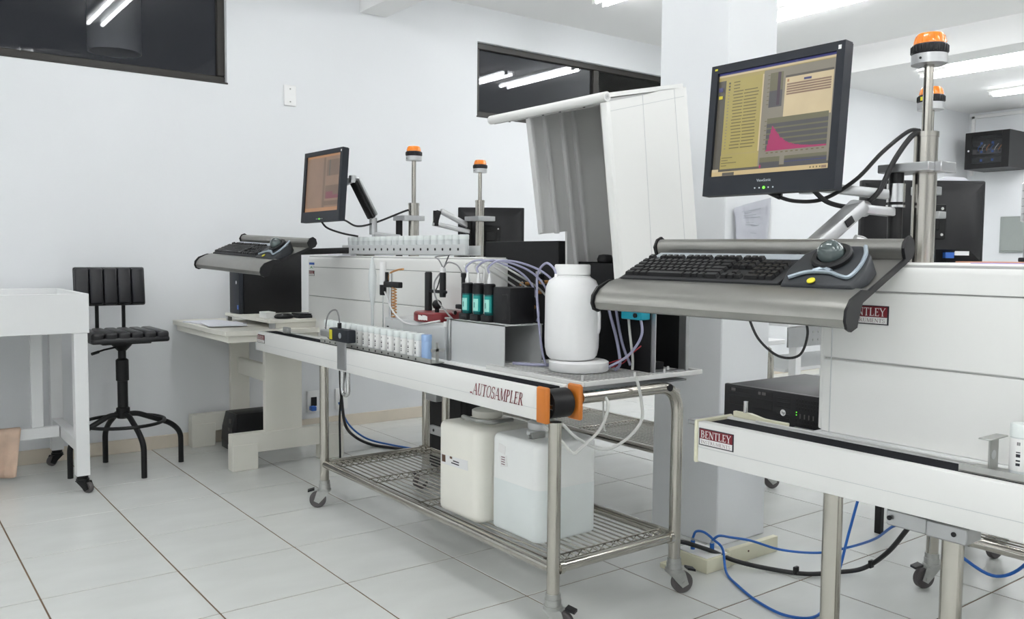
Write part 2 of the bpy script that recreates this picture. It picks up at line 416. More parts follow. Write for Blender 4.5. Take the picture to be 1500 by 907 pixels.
# ------------------------------------------------------------------ fluorescent fixtures
def fixture(x, y0, y1, label, sep=.05, z=2.93):
    t = thing('ceiling_light', label, 'light', (x, (y0+y1)/2, CZ), group='fluorescent ceiling lights')
    MB().box(x-.085, x+.085, y0-.03, y1+.03, z+.015, CZ, .006, 1).obj('fixture_body', 'fixture', t)
    for s in (-1, 1):
        tb = MB().cyl((x+s*sep, y0+.02, z-.005), (x+s*sep, y1-.02, z-.005), .014, seg=10).obj('fluorescent_tube', 'tube_light', t)
        for ye in (y0, y1): MB().box(x+s*sep-.012, x+s*sep+.012, ye-.018, ye+.022, z-.022, z+.02, .003, 1).obj('lamp_holder', 'fixture', t)
fixture(1.52, 3.27, 4.5, 'fluorescent ceiling light mirrored in the left dark window')
fixture(4.19, 3.33, 4.57, 'fluorescent ceiling light cut by the top edge left of the column')
fixture(5.10, 2.65, 3.88, 'nearer of the paired fluorescent lights right of the column')
fixture(5.46, 3.28, 4.45, 'farther of the paired fluorescent lights right of the column')
fixture(7.85, 3.05, 4.25, 'nearer of the paired fluorescent lights behind the orange beacon')
fixture(8.33, 3.05, 4.42, 'farther of the paired fluorescent lights behind the orange beacon')
fixture(9.75, 3.2, 4.42, 'far fluorescent light before the end wall')
n_out = 0  # unseen fixtures below are added as fill, placed to balance the face brightness
for x, ys in ((-3.9, (1.0, -2.2)), (-2.4, (2.6, -.4, -2.8)), (-.9, (3.3, -1.2, -3.6)), (.8, (-1.4, -3.2, -5.2)), (1.25, (.7,)), (2.4, (-1.4, -3.2, -5.2)), (4.2, (.0, -1.6, -3.2, -5.2)), (5.8, (.0, -1.6, -3.4))):
    for y in ys: fixture(x, y, y+1.23, 'fluorescent fill light added on the ceiling outside the picture')
# ================================================================== shared builders
XN = (0, -1, 0); ZU = (0, 0, 1)      # lettering on faces that look to -X
def caster(parent, x, y, z, a=0, r=.0375, fork='zinc', wheel='rubber', brake=True):
    """swivel caster under a leg end at (x,y,z); a = direction the wheel trails"""
    off = Vector((math.cos(a), math.sin(a), 0)); sd = Vector((-off.y, off.x, 0)); c = V(x, y, r)+off*.03
    fk = MB(); fk.cyl((x, y, z), (x, y, z-.02), .026, seg=18); fk.cyl((x, y, z-.02), (x, y, z-.032), .03, seg=18)
    for s in (-1, 1):
        p = [V(x, y, z-.03)+off*-.026, V(x, y, z-.03)+off*.034, c+off*.018+V(0, 0, -.004), c+off*-.004+V(0, 0, -.016), c+off*-.022+V(0, 0, .002)]
        fk.prism([q+sd*(s*.019-.0012) for q in p], sd*.0024)
    top = [V(x, y, z-.034)+off*-.026+sd*-.02, V(x, y, z-.034)+off*.034+sd*-.02, V(x, y, z-.034)+off*.034+sd*.02, V(x, y, z-.034)+off*-.026+sd*.02]
    fk.prism(top, V(0, 0, .004))
    k = fk.obj('caster', fork, parent)
    w = MB(); ax = sd; prof = [(r*.55, -.0125), (r*.88, -.0125), (r, -.008), (r, .008), (r*.88, .0125), (r*.55, .0125)]
    w.lathe(prof, c, 26, axis=ax); w.obj('wheel', wheel, k)
    h = MB().cyl(c-sd*.0235, c+sd*.0235, .007, seg=10); h.obj('axle', fork, k)
    if brake:
        b = MB(); q = V(x, y, z-.03)+off*.045
        b.prism([q-sd*.016+V(0, 0, .012), q+sd*.016+V(0, 0, .012), q+sd*.014+off*.03+V(0, 0, .004), q-sd*.014+off*.03+V(0, 0, .004)], V(0, 0, -.008)); b.obj('brake_lever', 'black_plastic', k)
def keyboard_local(parent, keys_as_parts=True, z=0.0):
    """keyboard in local space: x to the right, y away from the typist, z up. Returns nothing."""
    w, d = .45, .165
    b = MB(); b.prism([(-w/2, 0, z), (w/2, 0, z), (w/2, d, z), (-w/2, d, z)], (0, 0, .014), .004)
    b.obj('keyboard_case', 'key_tray', parent)
    s = MB().box(-w/2+.012, w/2-.012, d-.036, d-.006, z+.014, z+.018, .0015, 1).obj('top_strip', 'grey_strip', parent)
    u = .0187; rows = []
    rows.append((.122, [(-.212, 1)]+[(-.212+u*(2+i), 1) for i in range(4)]+[(-.212+u*(6.5+i), 1) for i in range(4)]+[(-.212+u*(11+i), 1) for i in range(4)]+[(-.212+u*(15.4+i), 1) for i in range(3)]))
    def row(y, widths, x=-.212): 
        out = []; 
        for wd in widths: out.append((x+u*(wd-1)/2, wd)); x += u*wd
        rows.append((y, out))
    row(.095, [1]*13+[2]); row(.095-u, [1.5]+[1]*12+[1.5]); row(.095-2*u, [1.75]+[1]*11+[2.25]); row(.095-3*u, [2.25]+[1]*10+[2.75]); row(.095-4*u, [1.5, 1, 1.25, 6, 1.25, 1, 1, 2])
    nx = -.212+u*15.4
    rows.append((.095, [(nx+u*i, 1) for i in range(3)])); rows.append((.095-u, [(nx+u*i, 1) for i in range(3)]))
    rows.append((.095-3*u, [(nx+u, 1)])); rows.append((.095-4*u, [(nx+u*i, 1) for i in range(3)]))
    px = -.212+u*18.8
    for k in range(4): rows.append((.095-k*u, [(px+u*i, 1) for i in range(4 if k != 1 else 4)]))
    rows.append((.095-4*u, [(px+u*.5, 2), (px+u*2, 1), (px+u*3, 1)]))
    cache = {}; joined = MB()
    for y, ks in rows:
        for x, wd in ks:
            def cap(m, ox, oy, oz):
                hw = u*wd/2-.0009; hd = u/2-.0009; t = .0028; h = .0085
                lo = [(ox-hw, oy-hd, oz), (ox+hw, oy-hd, oz), (ox+hw, oy+hd, oz), (ox-hw, oy+hd, oz)]
                hi = [(ox-hw+t, oy-hd+t, oz+h), (ox+hw-t, oy-hd+t, oz+h), (ox+hw-t, oy+hd-t*.6, oz+h), (ox-hw+t, oy+hd-t*.6, oz+h)]
                A = [m.bm.verts.new(p) for p in lo]; B = [m.bm.verts.new(p) for p in hi]
                m.bm.faces.new(B)
                for j in range(4): m.bm.faces.new((A[j], A[(j+1) % 4], B[(j+1) % 4], B[j]))
            zz = z+.014+.012*(y/d)*.35
            if keys_as_parts:
                if wd not in cache:
                    m = MB(); cap(m, 0, 0, 0); o = m.obj('key', 'key_black', parent, 0); cache[wd] = o.data
                else:
                    o = bpy.data.objects.new('key', cache[wd]); COL.objects.link(o); o.parent = parent
                o.location = (x, y, zz)
            else: cap(joined, x, y, zz)
    if not keys_as_parts: tag(joined.obj('key_block', 'key_black', parent, 0), kind='stuff')
    else: joined.bm.free()
def trackball_local(parent):
    """large trackball mouse, local: x right, y away, origin at the front centre"""
    out = [(-.085, 0), (-.092, .05), (-.078, .105), (-.05, .14), (.05, .14), (.086, .105), (.094, .05), (.085, 0)]
    def zt(x, y): return .016+.036*max(0, min(1, y/.13))
    b = MB(); A = [b.bm.verts.new((x, y, 0)) for x, y in out]; B = [b.bm.verts.new((x*.93, y*.97+.002, zt(x, y))) for x, y in out]
    k = len(A); b.bm.faces.new(A[::-1]); b.bm.faces.new(B)
    for j in range(k): b.bm.faces.new((A[j], A[(j+1) % k], B[(j+1) % k], B[j]))
    bmesh.ops.bevel(b.bm, geom=[e for e in b.bm.edges], offset=.004, segments=2, profile=.5, affect='EDGES')
    b.obj('mouse_body', 'trackball_dark', parent)
    def on(x, y, h=.001): return (x, y, .018+.036*max(0, min(1, y/.13))*.97+h)
    s = MB()
    path = [on(-.068, .018, .002), on(-.04, .035, .002), on(-.015, .04, .002), on(.02, .038, .002), on(.045, .028, .002), on(.066, .026, .002), on(.074, .06, .002), on(.07, .1, .002), on(.058, .128, .002)]
    s.tube(spline(path, 5), .0045, 6)
    s.tube(spline([on(-.02, .04, .002), on(0, .05, .002), on(.02, .04, .002)], 4), .006, 6)
    s.obj('silver_trim', 'trackball_silver', parent)
    c = V(on(0, .09)); n = Vector((0, -.265, 1)).normalized()
    MB().lathe([(.044, -.002), (.044, .006), (.04, .01), (.031, .01), (.029, .002)], c, 32, axis=n, caps=False).obj('scroll_ring', 'black_plastic', parent)
    bl = MB(); prof = [(.0285*math.cos(a), .0285*math.sin(a)) for a in [R(-60+10*i) for i in range(16)]]
    bl.lathe(prof, c+n*.012, 32, axis=n); bl.obj('track_ball', 'ball', parent)
    MB().lathe([(.009, 0), (.009, .002), (.007, .003)], V(on(-.012, .012, .0)), 16, axis=n).obj('badge', 'beacon_badge' if 'beacon_badge' in MATS else 'yellow', parent)
def tray_local(t, w=.672, d=.28):
    """keyboard tray: aluminium front and back bars, thin black side plates and deck"""
    def bar(y0, prof, nm):
        m = MB(); m.prism([(-w/2+.006, y0+a, b) for a, b in prof], (w-.012, 0, 0)); m.obj(nm, 'tray_aluminium', t, 30)
    fp = [(.07, .012), (.04, .016), (.0, .012), (-.02, .002), (-.03, -.012), (-.03, -.028), (-.02, -.036), (.0, -.038), (.0, -.03), (-.012, -.027), (-.02, -.018), (-.012, -.003), (.02, .006), (.07, .004)]
    bar(0, fp, 'front_bar')
    bp_ = [(0, .004), (0, .02)]+[(.02+.02*math.cos(R(a)), .022+.02*math.sin(R(a))) for a in range(180, -100, -30)]+[(.016, .0)]
    bar(d-.03, bp_, 'back_bar')
    MB().box(-w/2+.004, w/2-.004, .02, d, -.002, .003).obj('tray_deck', 'tray_aluminium', t)
    for s in (-1, 1):
        x = s*w/2
        pl = [(.03, .02), (.0, .02), (-.026, .006), (-.036, -.012), (-.035, -.03), (-.022, -.042), (.004, -.044), (.05, -.012), (.075, .012), (.12, -.004), (d-.02, -.006), (d+.012, .004), (d+.02, .03), (d+.006, .046), (d-.016, .046), (d-.032, .03), (d-.034, .014), (.1, .004), (.07, .024)]
        m = MB(); m.prism([(x-.003, a, b) for a, b in [(.05, .018), (.0, .019), (-.026, .006), (-.036, -.012), (-.035, -.03), (-.022, -.042), (.004, -.044), (.012, -.034), (.04, -.006)]], (.006, 0, 0)); 
        m.prism([(x-.003, a, b) for a, b in [(.04, -.006), (.05, .018), (.075, .006), (d-.034, .006), (d-.034, -.006), (.075, -.006)]], (.006, 0, 0))
        m.prism([(x-.003, a, b) for a, b in [(d-.034, -.006), (d-.034, .03), (d-.016, .045), (d+.004, .045), (d+.016, .03), (d+.014, .008), (d, -.004)]], (.006, 0, 0))
        m.obj('side_plate', 'black_plastic', t)
    MB().box(-.1, .1, .05, .2, -.03, -.002, .004, 1).obj('swivel_plate', 'black_metal', t)
def monitor_local(t, w, h, screen_fn, brand=True):
    """flat LCD head: local x right as seen from the front, y = up, front looks along +z; origin at the lower left corner of the bezel"""
    bw, top, bot = .022, .022, .052
    m = MB()
    for a in ((0, bw, 0, h), (w-bw, w, 0, h), (bw, w-bw, h-top, h), (bw, w-bw, 0, bot)):
        m.box(a[0], a[1], a[2], a[3], -.03, 0)
    m.box(.002, w-.002, .002, h-.002, -.036, -.012)
    m.obj('bezel', 'bezel', t)
    bk = MB(); A = [(0.004, .004), (w-.004, .004), (w-.004, h-.004), (.004, h-.004)]; B = [(.05, .03), (w-.05, .03), (w-.05, h-.04), (.05, h-.04)]
    va = [bk.bm.verts.new((x, y, -.03)) for x, y in A]; vb = [bk.bm.verts.new((x, y, -.062)) for x, y in B]
    bk.bm.faces.new(va); bk.bm.faces.new(vb[::-1])
    for j in range(4): bk.bm.faces.new((va[j], vb[j], vb[(j+1) % 4], va[(j+1) % 4]))
    bk.obj('back_cover', 'bezel', t)
    screen_fn(t, bw, w-bw, bot, h-top)
    ld = MB()
    for i in range(5):
        if i != 2: ld.cyl((w/2-.028+.014*i, .014, 0), (w/2-.028+.014*i, .014, .0012), .002, seg=10)
    ld.obj('buttons', 'led_white', t)
    MB().cyl((w/2, .014, 0), (w/2, .014, .0015), .0035, seg=12).obj('power_light', 'led_green', t)
    MB().box(w/2-.05, w/2+.05, h/2-.05, h/2+.05, -.075, -.06, .002, 1).obj('mount_plate', 'aluminium', t)
    MB().box(w-.018, w-.01, h-.02, h-.01, 0, .0006).obj('sticker', 'label_white', t, 0)
    if brand:
        sans('maker_name', 'ViewSonic', (w/2-.024, .03, .0006), (1, 0, 0), (0, 1, 0), .0105, 'led_white', t)
        MB().box(.012, .021, h-.014, h-.009, 0, .0006).obj('sticker', 'yellow', t, 0)
def screen_near(t, x0, x1, y0, y1):
    w, h = x1-x0, y1-y0; mats = []; m = MB(); lay = [0]
    def q(mt, a, b, c, d, z=None):
        """a,b: horizontal 0..1 ; c,d: vertical 0..1 from the top"""
        if mt not in mats: mats.append(mt)
        m.mi = mats.index(mt); lay[0] += .00002; zz = -.0085+lay[0]
        m.quad((x0+a*w, y1-d*h, zz), (x0+b*w, y1-d*h, zz), (x0+b*w, y1-c*h, zz), (x0+a*w, y1-c*h, zz))
    q('scr_desktop', 0, 1, 0, 1); q('scr_blue', 0, 1, 0, .022); q('scr_cream', 0, 1, .022, .04); q('scr_tan', .0, 1, .04, .075)
    q('scr_tan', .07, 1, .05, .93)
    q('scr_list', .07, .40, .075, .785); q('scr_cream', .40, .415, .075, .785)
    rr = random.Random(3)
    for i in range(22):
        y = .10+i*.03; a = .14+rr.uniform(0, .01); b = .2 if i < 3 else .375-rr.uniform(0, .02)
        q('scr_line', a, b, y, y+.009); q('scr_grey', .095, .108, y, y+.01)
        q('scr_list', a+.09, a+.1, y, y+.009)
    for i in range(3): q('scr_desktop', .1, .115, .1+.03*i, .118+.03*i)
    q('scr_list', .07, .40, .80, .93)
    for i in range(4): q('scr_line', .08, .08+(.1, .06, .14, .05)[i], .82+i*.025, .827+i*.025)
    q('scr_grey', .415, 1, .05, .93)
    q('scr_chart', .47, .58, .085, .40); q('scr_chart_dark', .47, .58, .25, .40); q('scr_plum', .535, .56, .085, .385)
    for i in range(8): q('scr_line', .45, .468, .1+i*.038, .106+i*.038)
    q('scr_cream', .60, .98, .13, .52); q('scr_desktop', .60, .98, .13, .15); q('scr_orange', .615, .63, .165, .19)
    for i in range(5): q('scr_dim', .615, .965, .205+i*.022, .22+i*.022)
    q('scr_blue', .75, .81, .175, .195)
    q('scr_chart', .47, .965, .50, .80)
    for i in range(5): q('scr_chart_dark', .47, .965, .55+i*.05, .585+i*.05)
    # pink distribution
    if 'scr_pink' not in mats: mats.append('scr_pink')
    m.mi = mats.index('scr_pink'); lay[0] += .00003; zz = -.0085+lay[0]
    N = 60; prev = None
    for i in range(N):
        s = i/N
        hh = (s/.08 if s < .08 else math.exp(-(s-.08)*5.0))*.215*(1+rr.uniform(-.05, .14))+.012
        a = .475+s*.488; b = .475+(s+1)/N*.488 if 0 else .475+(i+1)/N*.488
        m.quad((x0+a*w, y1-.80*h, zz), (x0+b*w, y1-.80*h, zz), (x0+b*w, y1-(.80-hh)*h, zz), (x0+a*w, y1-(.80-hh)*h, zz))
    for i in range(7): q('scr_line', .45, .468, .52+i*.042, .527+i*.042)
    for i in range(12): q('scr_line', .48+i*.041, .50+i*.041, .812, .822)
    q('scr_chart', .43, .60, .855, .955); q('scr_chart_dark', .43, .60, .9, .955); q('scr_pink', .43, .445, .92, .95)
    q('scr_chart', .64, .975, .855, .955); q('scr_chart_dark', .64, .975, .885, .955); q('scr_blue', .64, .975, .905, .912)
    q('scr_taskbar', 0, 1, .955, 1); q('scr_cream', 0, .06, .93, .955); q('scr_desktop', .1, .21, .965, .995); q('scr_yellow', .015, .05, .22, .25); q('scr_blue', .01, .05, .14, .18)
    for i in range(4): q('scr_line', .85+.025*i, .86+.025*i, .97, .985)
    q('scr_dim', .94, .98, .968, .99)
    m.obj('screen', mats, t, 0, fixn=False)
def screen_far(t, x0, x1, y0, y1):
    w, h = x1-x0, y1-y0; mats = []; m = MB(); lay = [0]
    def q(mt, a, b, c, d):
        if mt not in mats: mats.append(mt)
        m.mi = mats.index(mt); lay[0] += .00002; zz = -.0085+lay[0]
        m.quad((x0+a*w, y1-d*h, zz), (x0+b*w, y1-d*h, zz), (x0+b*w, y1-c*h, zz), (x0+a*w, y1-c*h, zz))
    q('scr_dim', 0, 1, 0, 1); q('scr_orange', 0, 1, 0, .04); q('scr_dim2', .5, .56, .05, .95); q('scr_dim2', .6, .95, .1, .38); q('scr_desktop', .66, .7, .1, .38)
    q('scr_dim', .58, .97, .42, .52); q('scr_dim2', .58, .97, .55, .78); q('scr_dimpink', .6, .8, .66, .78); q('scr_dimpink', .8, .97, .72, .78); q('scr_dim2', .5, .97, .82, .9); q('scr_orange', 0, 1, .93, 1)
    m.obj('screen', mats, t, 0, fixn=False)
def monitor(name, label, w, h, lower_left, right, up, fn, group=None, brand=True):
    t = thing(name, label, 'monitor', lower_left, local=True, group=group)
    r, u = V(right).normalized(), V(up).normalized(); u = (u-r*u.dot(r)).normalized(); n = r.cross(u); T = Matrix.Identity(3)
    for i in range(3): T[i][0], T[i][1], T[i][2] = r[i], u[i], n[i]
    t.rotation_euler = T.to_euler(); monitor_local(t, w, h, fn, brand); return t, r, u, n
def beacon_post(name, label, x, y, z0, ztop, s=1.0, thin=.236):
    """stainless post: thick lower tube, thin upper tube, amber beacon"""
    t = thing(name, label, 'beacon post', (x, y, z0), group='beacon posts')
    zt = z0+(ztop-z0)*.0
    zk = ztop-thin
    MB().lathe([(.0275*s, z0), (.0275*s, zk-.012), (.029*s, zk-.012), (.029*s, zk), (.012, zk)], (x, y, 0), 26).obj('lower_tube', 'steel', t)
    MB().cyl((x, y, zk-.01), (x, y, ztop-.05), .0115, seg=18).obj('upper_tube', 'steel', t)
    b = MB().lathe([(.02, ztop-.073), (.041, ztop-.073), (.041, ztop-.05), (.03, ztop-.05)], (x, y, 0), 32).obj('beacon_base', 'aluminium', t)
    MB().cyl((x-.0412, y, ztop-.062), (x-.043, y, ztop-.062), .003, seg=10).obj('screw', 'black_plastic', b)
    bc = MB(); bc.lathe([(.040, ztop-.05), (.0415, ztop-.047), (.0415, ztop-.03), (.039, ztop-.026)], (x, y, 0), 32)
    for i in range(28):
        a = 2*PI*i/28; bc.box(x+.0415*math.cos(a)-.0012, x+.0415*math.cos(a)+.0012, y+.0415*math.sin(a)-.0012, y+.0415*math.sin(a)+.0012, ztop-.046, ztop-.03)
    bc.obj('beacon_collar', 'black_plastic', t)
    l = MB(); l.lathe([(.037, ztop-.027), (.037, ztop-.022), (.032, ztop-.004), (.029, ztop), (.012, ztop+.001)], (x, y, 0), 32)
    for i in range(16):
        a = 2*PI*i/16; l.tube([(x+.0365*math.cos(a), y+.0365*math.sin(a), ztop-.022), (x+.032*math.cos(a), y+.032*math.sin(a), ztop-.005)], .0014, 5)
    l.obj('amber_lens', 'beacon_lens', t)
    return t
# ================================================================== CARTS
def make_cart(label, yn, yf, xf=1.675, xb=2.218, shelf=True, wheels=True, n_wires=17):
    t = thing('steel_cart', label, 'cart', ((xf+xb)/2, (yn+yf)/2, 0), group='stainless steel instrument carts')
    zt = .722; rr = .0205
    for y in (yn, yf):
        pts = fillet([(xf+.1, y, zt), (xb, y, zt), (xb, y, .105)], .095, 10)
        MB().tube(pts, rr, 18).obj('end_frame', 'steel', t)
        MB().cyl((xf, y, .105), (xf, y, .656), rr, seg=20).obj('front_leg', 'steel', t)
        MB().cyl((xf, y, .2), (xb, y, .2), .0165, seg=14).obj('cross_tube', 'steel', t)
        for x, s in ((xf, 1), (xb, -1)): MB().cyl((x+s*.018, y, .2), (x+s*.034, y, .2), .0215, seg=16).obj('weld_collar', 'steel', t)
    for x in (xf, xb):
        MB().cyl((x, yn, .2), (x, yf, .2), .0165, seg=14).obj('side_tube', 'steel', t)
        MB().cyl((x, yn, .70), (x, yf, .70), .0125, seg=12).obj('top_rail', 'steel', t)
    MB().cyl((xb-.06, yn-.0195, zt), (xb-.06, yn-.023, zt), .012, seg=16).obj('plug_hole', 'black_plastic', t)
    if shelf:
        w = MB().cyl((0, yn+.02, .208), (0, yf-.02, .208), .0032, seg=6).obj('shelf_wire', 'steel', t); me = w.data
        L = LOC[t.name]; n = n_wires; w.location = (xf+.03, 0, 0)
        for i in range(1, n):
            o = bpy.data.objects.new('shelf_wire', me); COL.objects.link(o); o.parent = t; o.location = (xf+.03+(xb-xf-.06)*i/(n-1), 0, 0)
        for y in (yn+.06, (yn+yf)/2+.42, (yn+yf)/2, yf-.06):
            z = MB(); z.cyl((xf, y, .212), (xb, y, .212), .003, seg=6); z.cyl((xf, y, .19), (xb, y, .19), .003, seg=6)
            zz = [(xf+(xb-xf)*k/22, y, .212 if k % 2 else .19) for k in range(23)]
            z.tube(zz, .0024, 5); z.obj('shelf_truss', 'steel', t)
    if wheels:
        for (x, y, a) in ((xf, yn, R(-60)), (xb, yn, R(-25)), (xf, yf, R(155)), (xb, yf, R(165))):
            MB().cyl((x, y, .1), (x, y, .125), .0235, seg=16).obj('leg_ferrule', 'zinc', t)
            caster(t, x, y, .108, a)
    return t
cart1 = make_cart('stainless cart carrying the autosampler and two carboys', 2.0, 3.64)
cart2 = make_cart('stainless cart under the right analyser housing, cut by the picture edge', -.62, 1.057)
# support posts and clamps below the rails
MB().cyl((1.69, .805, .02), (1.69, .805, .66), .0205, seg=20).obj('support_post', 'steel', cart2)
MB().lathe([(.04, 0), (.04, .012), (.022, .02)], (1.69, .805, 0), 20).obj('post_foot', 'black_plastic', cart2)
k = MB(); k.box(1.66, 1.72, .765, .845, .617, .65, .003, 1); k.box(1.665, 1.69, .845, .93, .617, .65, .003, 1); k.obj('clamp_block', 'aluminium', cart2)
for y in (.79, .92): MB().cyl((1.661, y, .634), (1.6585, y, .634), .005, seg=10).obj('clamp_bolt', 'black_plastic', cart2)
# bracket below the first rail
k = MB(); k.box(1.9, 1.93, 2.62, 3.0, .628, .65, .002, 1); k.box(1.86, 1.9, 2.98, 3.06, .56, .65, .003, 1); k.obj('rail_bracket', 'aluminium', cart1)
k = MB(); k.box(1.82, 1.835, 2.8, 2.96, .44, .475, .002, 1); k.obj('cable_bracket', 'aluminium', cart1)
for y in (2.83, 2.93): MB().cyl((1.8205, y, .458), (1.818, y, .458), .006, seg=10).obj('bracket_bolt', 'black_plastic', cart1)
MB().cyl((1.845, 2.88, .2), (1.845, 2.88, .63), .016, seg=14).obj('bracket_post', 'steel', cart1)
# deck plates on the carts (under the instruments)
MB().box(1.775, 2.33, 2.4, 3.3, .735, .757, .003, 1).obj('deck_plate', 'white_laminate', cart1)
MB().box(1.98, 2.44, 3.3, 4.5, .668, .69, .003, 1).obj('deck_plate', 'white_laminate', cart1)
MB().box(1.775, 2.44, -.7, 1.18, .735, .757, .003, 1).obj('deck_plate', 'white_laminate', cart2)
MB().box(1.86, 2.38, 1.22, 1.64, .69, .703, .003, 1).obj('computer_shelf', 'aluminium', cart2)
MB().box(1.86, 1.88, 1.0, 1.3, .703, .735, .002, 1).obj('shelf_bracket', 'aluminium', cart2)
# near end wire deck of cart 1
MB().box(1.785, 2.255, 1.995, 2.49, .738, .744).obj('added_dark_sheet', 'dark_sheet_grey', cart1)  # dark sheet added below the wires so their gaps look dark
fr = MB()
for y in (1.985, 2.5): fr.box(1.775, 2.32, y-.006, y+.006, .757, .772, .002, 1)
for x in (1.775, 2.265, 2.32): fr.box(x-.006, x+.006, 1.985, 2.5, .757, .772, .002, 1)
deckf = fr.obj('wire_deck_frame', 'white_wire', cart1)
w = MB().cyl((0, 1.985, .772), (0, 2.5, .772), .0014, seg=6).obj('deck_wire', 'white_wire', deckf); me = w.data; w.location = (1.79, 0, 0)
for i in range(1, 22):
    o = bpy.data.objects.new('deck_wire', me); COL.objects.link(o); o.parent = deckf; o.location = (1.79+i*.0222, 0, 0)
for x, y in ((1.8, 2.02), (2.0, 1.99), (2.14, 1.99), (2.2, 2.03)): MB().cyl((x, y, .77), (x, y, .787), .004, seg=8).obj('deck_pin', 'white_wire', deckf)
k = MB(); k.box(1.84, 2.04, 2.03, 2.09, .705, .742, .003, 1); k.box(1.87, 1.885, 2.015, 2.03, .712, .742); k.box(1.97, 1.985, 2.015, 2.03, .712, .742); k.obj('drain_bracket', 'white_laminate', deckf)

# ------------------------------------------------------------------ autosampler rails
def rail(label, y0, y1, near_caps, letter):
    t = thing('autosampler_rail', label, 'autosampler', (1.70, (y0+y1)/2, .657), group='autosampler rails')
    zb, zt = .657, .757
    b = MB(); b.box(1.640, 1.664, y0, y1, zb, zt, .003, 2); front = b.obj('front_plate', 'housing_white', t)
    MB().box(1.6393, 1.641, y0+.001, y1-.001, zb+.036, zb+.0372).obj('groove', 'sheet_grey', front, 0)
    MB().box(1.748, 1.772, y0, y1, zb, zt, .003, 2).obj('back_plate', 'housing_white', t)
    MB().box(1.664, 1.748, y0+.02, y1-.02, zb+.02, zt-.02).obj('rail_core', 'sheet_grey', t)
    bt = MB().box(1.672, 1.74, y0+.01, y1-.01, zt-.012, zt-.003, .002, 1).obj('belt', 'belt', t)
    return t, front
r1, r1f = rail('long white autosampler rail with orange end caps and red lettering', 2.045, 4.39, True, True)
MB().lathe([(.012, -.04), (.046, -.04), (.046, .04), (.012, .04)], (1.706, 2.036, .706), 28, axis=(1, 0, 0)).obj('belt_roller', 'black_plastic', r1)
for x0, x1, ya_, yb_ in ((1.635, 1.652, 1.993, 2.046), (1.760, 1.777, 1.985, 2.046)):
    MB().box(x0, x1, ya_, yb_, .652, .764, .007, 3).obj('end_cap', 'orange_cap', r1)
lettering(MB(), '-AUTOSAMPLER', (1.6385, 2.408, .693), XN, ZU, .04, .292, shear=.22, weight=1.1).obj('lettering', 'maroon', r1f, 0, fixn=False)
brand_plate(r1f, 1.64, 4.37, 4.27, .70, .742)
MB().box(1.638, 1.774, 4.39, 4.396, .657, .757, .002, 1).obj('end_plate', 'sheet_grey', r1)
MB().box(1.70, 1.72, 4.12, 4.18, .757, .79, .003, 1).obj('rail_stop', 'aluminium', r1)
# slotted adaptor plate and hook below the bar code reader
k = MB(); k.box(1.634, 1.64, 3.34, 3.42, .665, .80, .001, 1); k.obj('reader_plate', 'aluminium', r1)
MB().tube(fillet([(1.65, 3.40, .66), (1.65, 3.40, .555), (1.65, 3.345, .555), (1.65, 3.345, .66)], .027, 6), .009, 10).obj('drain_hook', 'chrome', r1)
r2_, r2f = rail('white autosampler rail with a maroon name plate and cream end', -.92, 1.41, False, False)
MB().box(1.637, 1.776, 1.41, 1.421, .654, .76, .003, 1).obj('end_plate', 'ivory_plastic', r2_)
brand_plate(r2f, 1.64, 1.405, 1.3, .70, .742)
k = MB(); k.prism([(1.76, 1.40, .757), (1.76, 1.40, .772), (1.76, 1.35, .772), (1.76, 1.31, .765), (1.76, 1.24, .765), (1.76, 1.24, .757)], (.012, 0, 0), .002); k.obj('guide_clip', 'ivory_plastic', r2_)
MB().cyl((1.766, 1.365, .765), (1.766, 1.365, .80), .006, seg=14).obj('guide_pin', 'chrome', r2_)
k = MB(); k.box(1.745, 1.749, -.9, 1.32, .757, .762, .001, 1); k.obj('guide_strip', 'housing_white', r2_)

# ------------------------------------------------------------------ sample vials
def vial(x, y, z, lab, m='vial_plastic', labelled=True, group='sample vials on the rail', h=.098):
    t = thing('sample_vial', lab, 'vial', (x, y, z), group=group)
    MB().lathe([(.016, z), (.0195, z+.003), (.0195, z+h*.74), (.0185, z+h*.76)], (x, y, 0), 18).obj('vial_body', m, t)
    MB().lathe([(.0205, z+h*.76), (.0205, z+h*.97), (.0185, z+h), (.004, z+h)], (x, y, 0), 18).obj('vial_cap', 'vial_cap' if m != 'vial_blue' else m, t)
    if labelled:
        l = MB(); rr = .0199
        def P(a, zz, r=rr): return (x+r*math.cos(a), y+r*math.sin(a), z+zz)
        for i in range(10):
            a0 = PI*.6+i*PI*.8/10+.1; a1 = a0+PI*.8/10
            l.quad(P(a0, .012), P(a1, .012), P(a1, .072), P(a0, .072))
        lb = l.obj('label', 'label_white', t, 60)
        b = MB(); rr = .0202
        for i in range(4):
            zz = .022+i*.008; zh = (.005, .003, .006, .002)[i]
            for q in range(3):
                a0 = PI*.98+q*.12; b.quad(P(a0, zz, rr), P(a0+.12, zz, rr), P(a0+.12, zz+zh, rr), P(a0, zz+zh, rr))
        for q in range(3):
            a0 = PI*1.0+q*.1; b.quad(P(a0, .06, rr), P(a0+.06, .06, rr), P(a0+.06, .066, rr), P(a0, .066, rr))
        b.obj('bar_code', 'ink', lb, 0)
    return t
rk = thing('vial_rack', 'thin metal rack holding the row of bar coded vials on the rail', 'rack', (1.706, 3.2, .757))
k = MB(); k.box(1.678, 1.735, 2.72, 3.68, .757, .761); k.obj('rack_base', 'zinc', rk)
k = MB(); k.box(1.676, 1.679, 2.72, 3.68, .757, .774); k.obj('rack_edge', 'zinc', rk)
k = MB(); k.box(1.7, 1.712, 2.722, 2.726, .757, .835); k.box(1.68, 1.74, 2.722, 2.726, .80, .812); k.obj('rack_end', 'zinc', rk)
n = 17
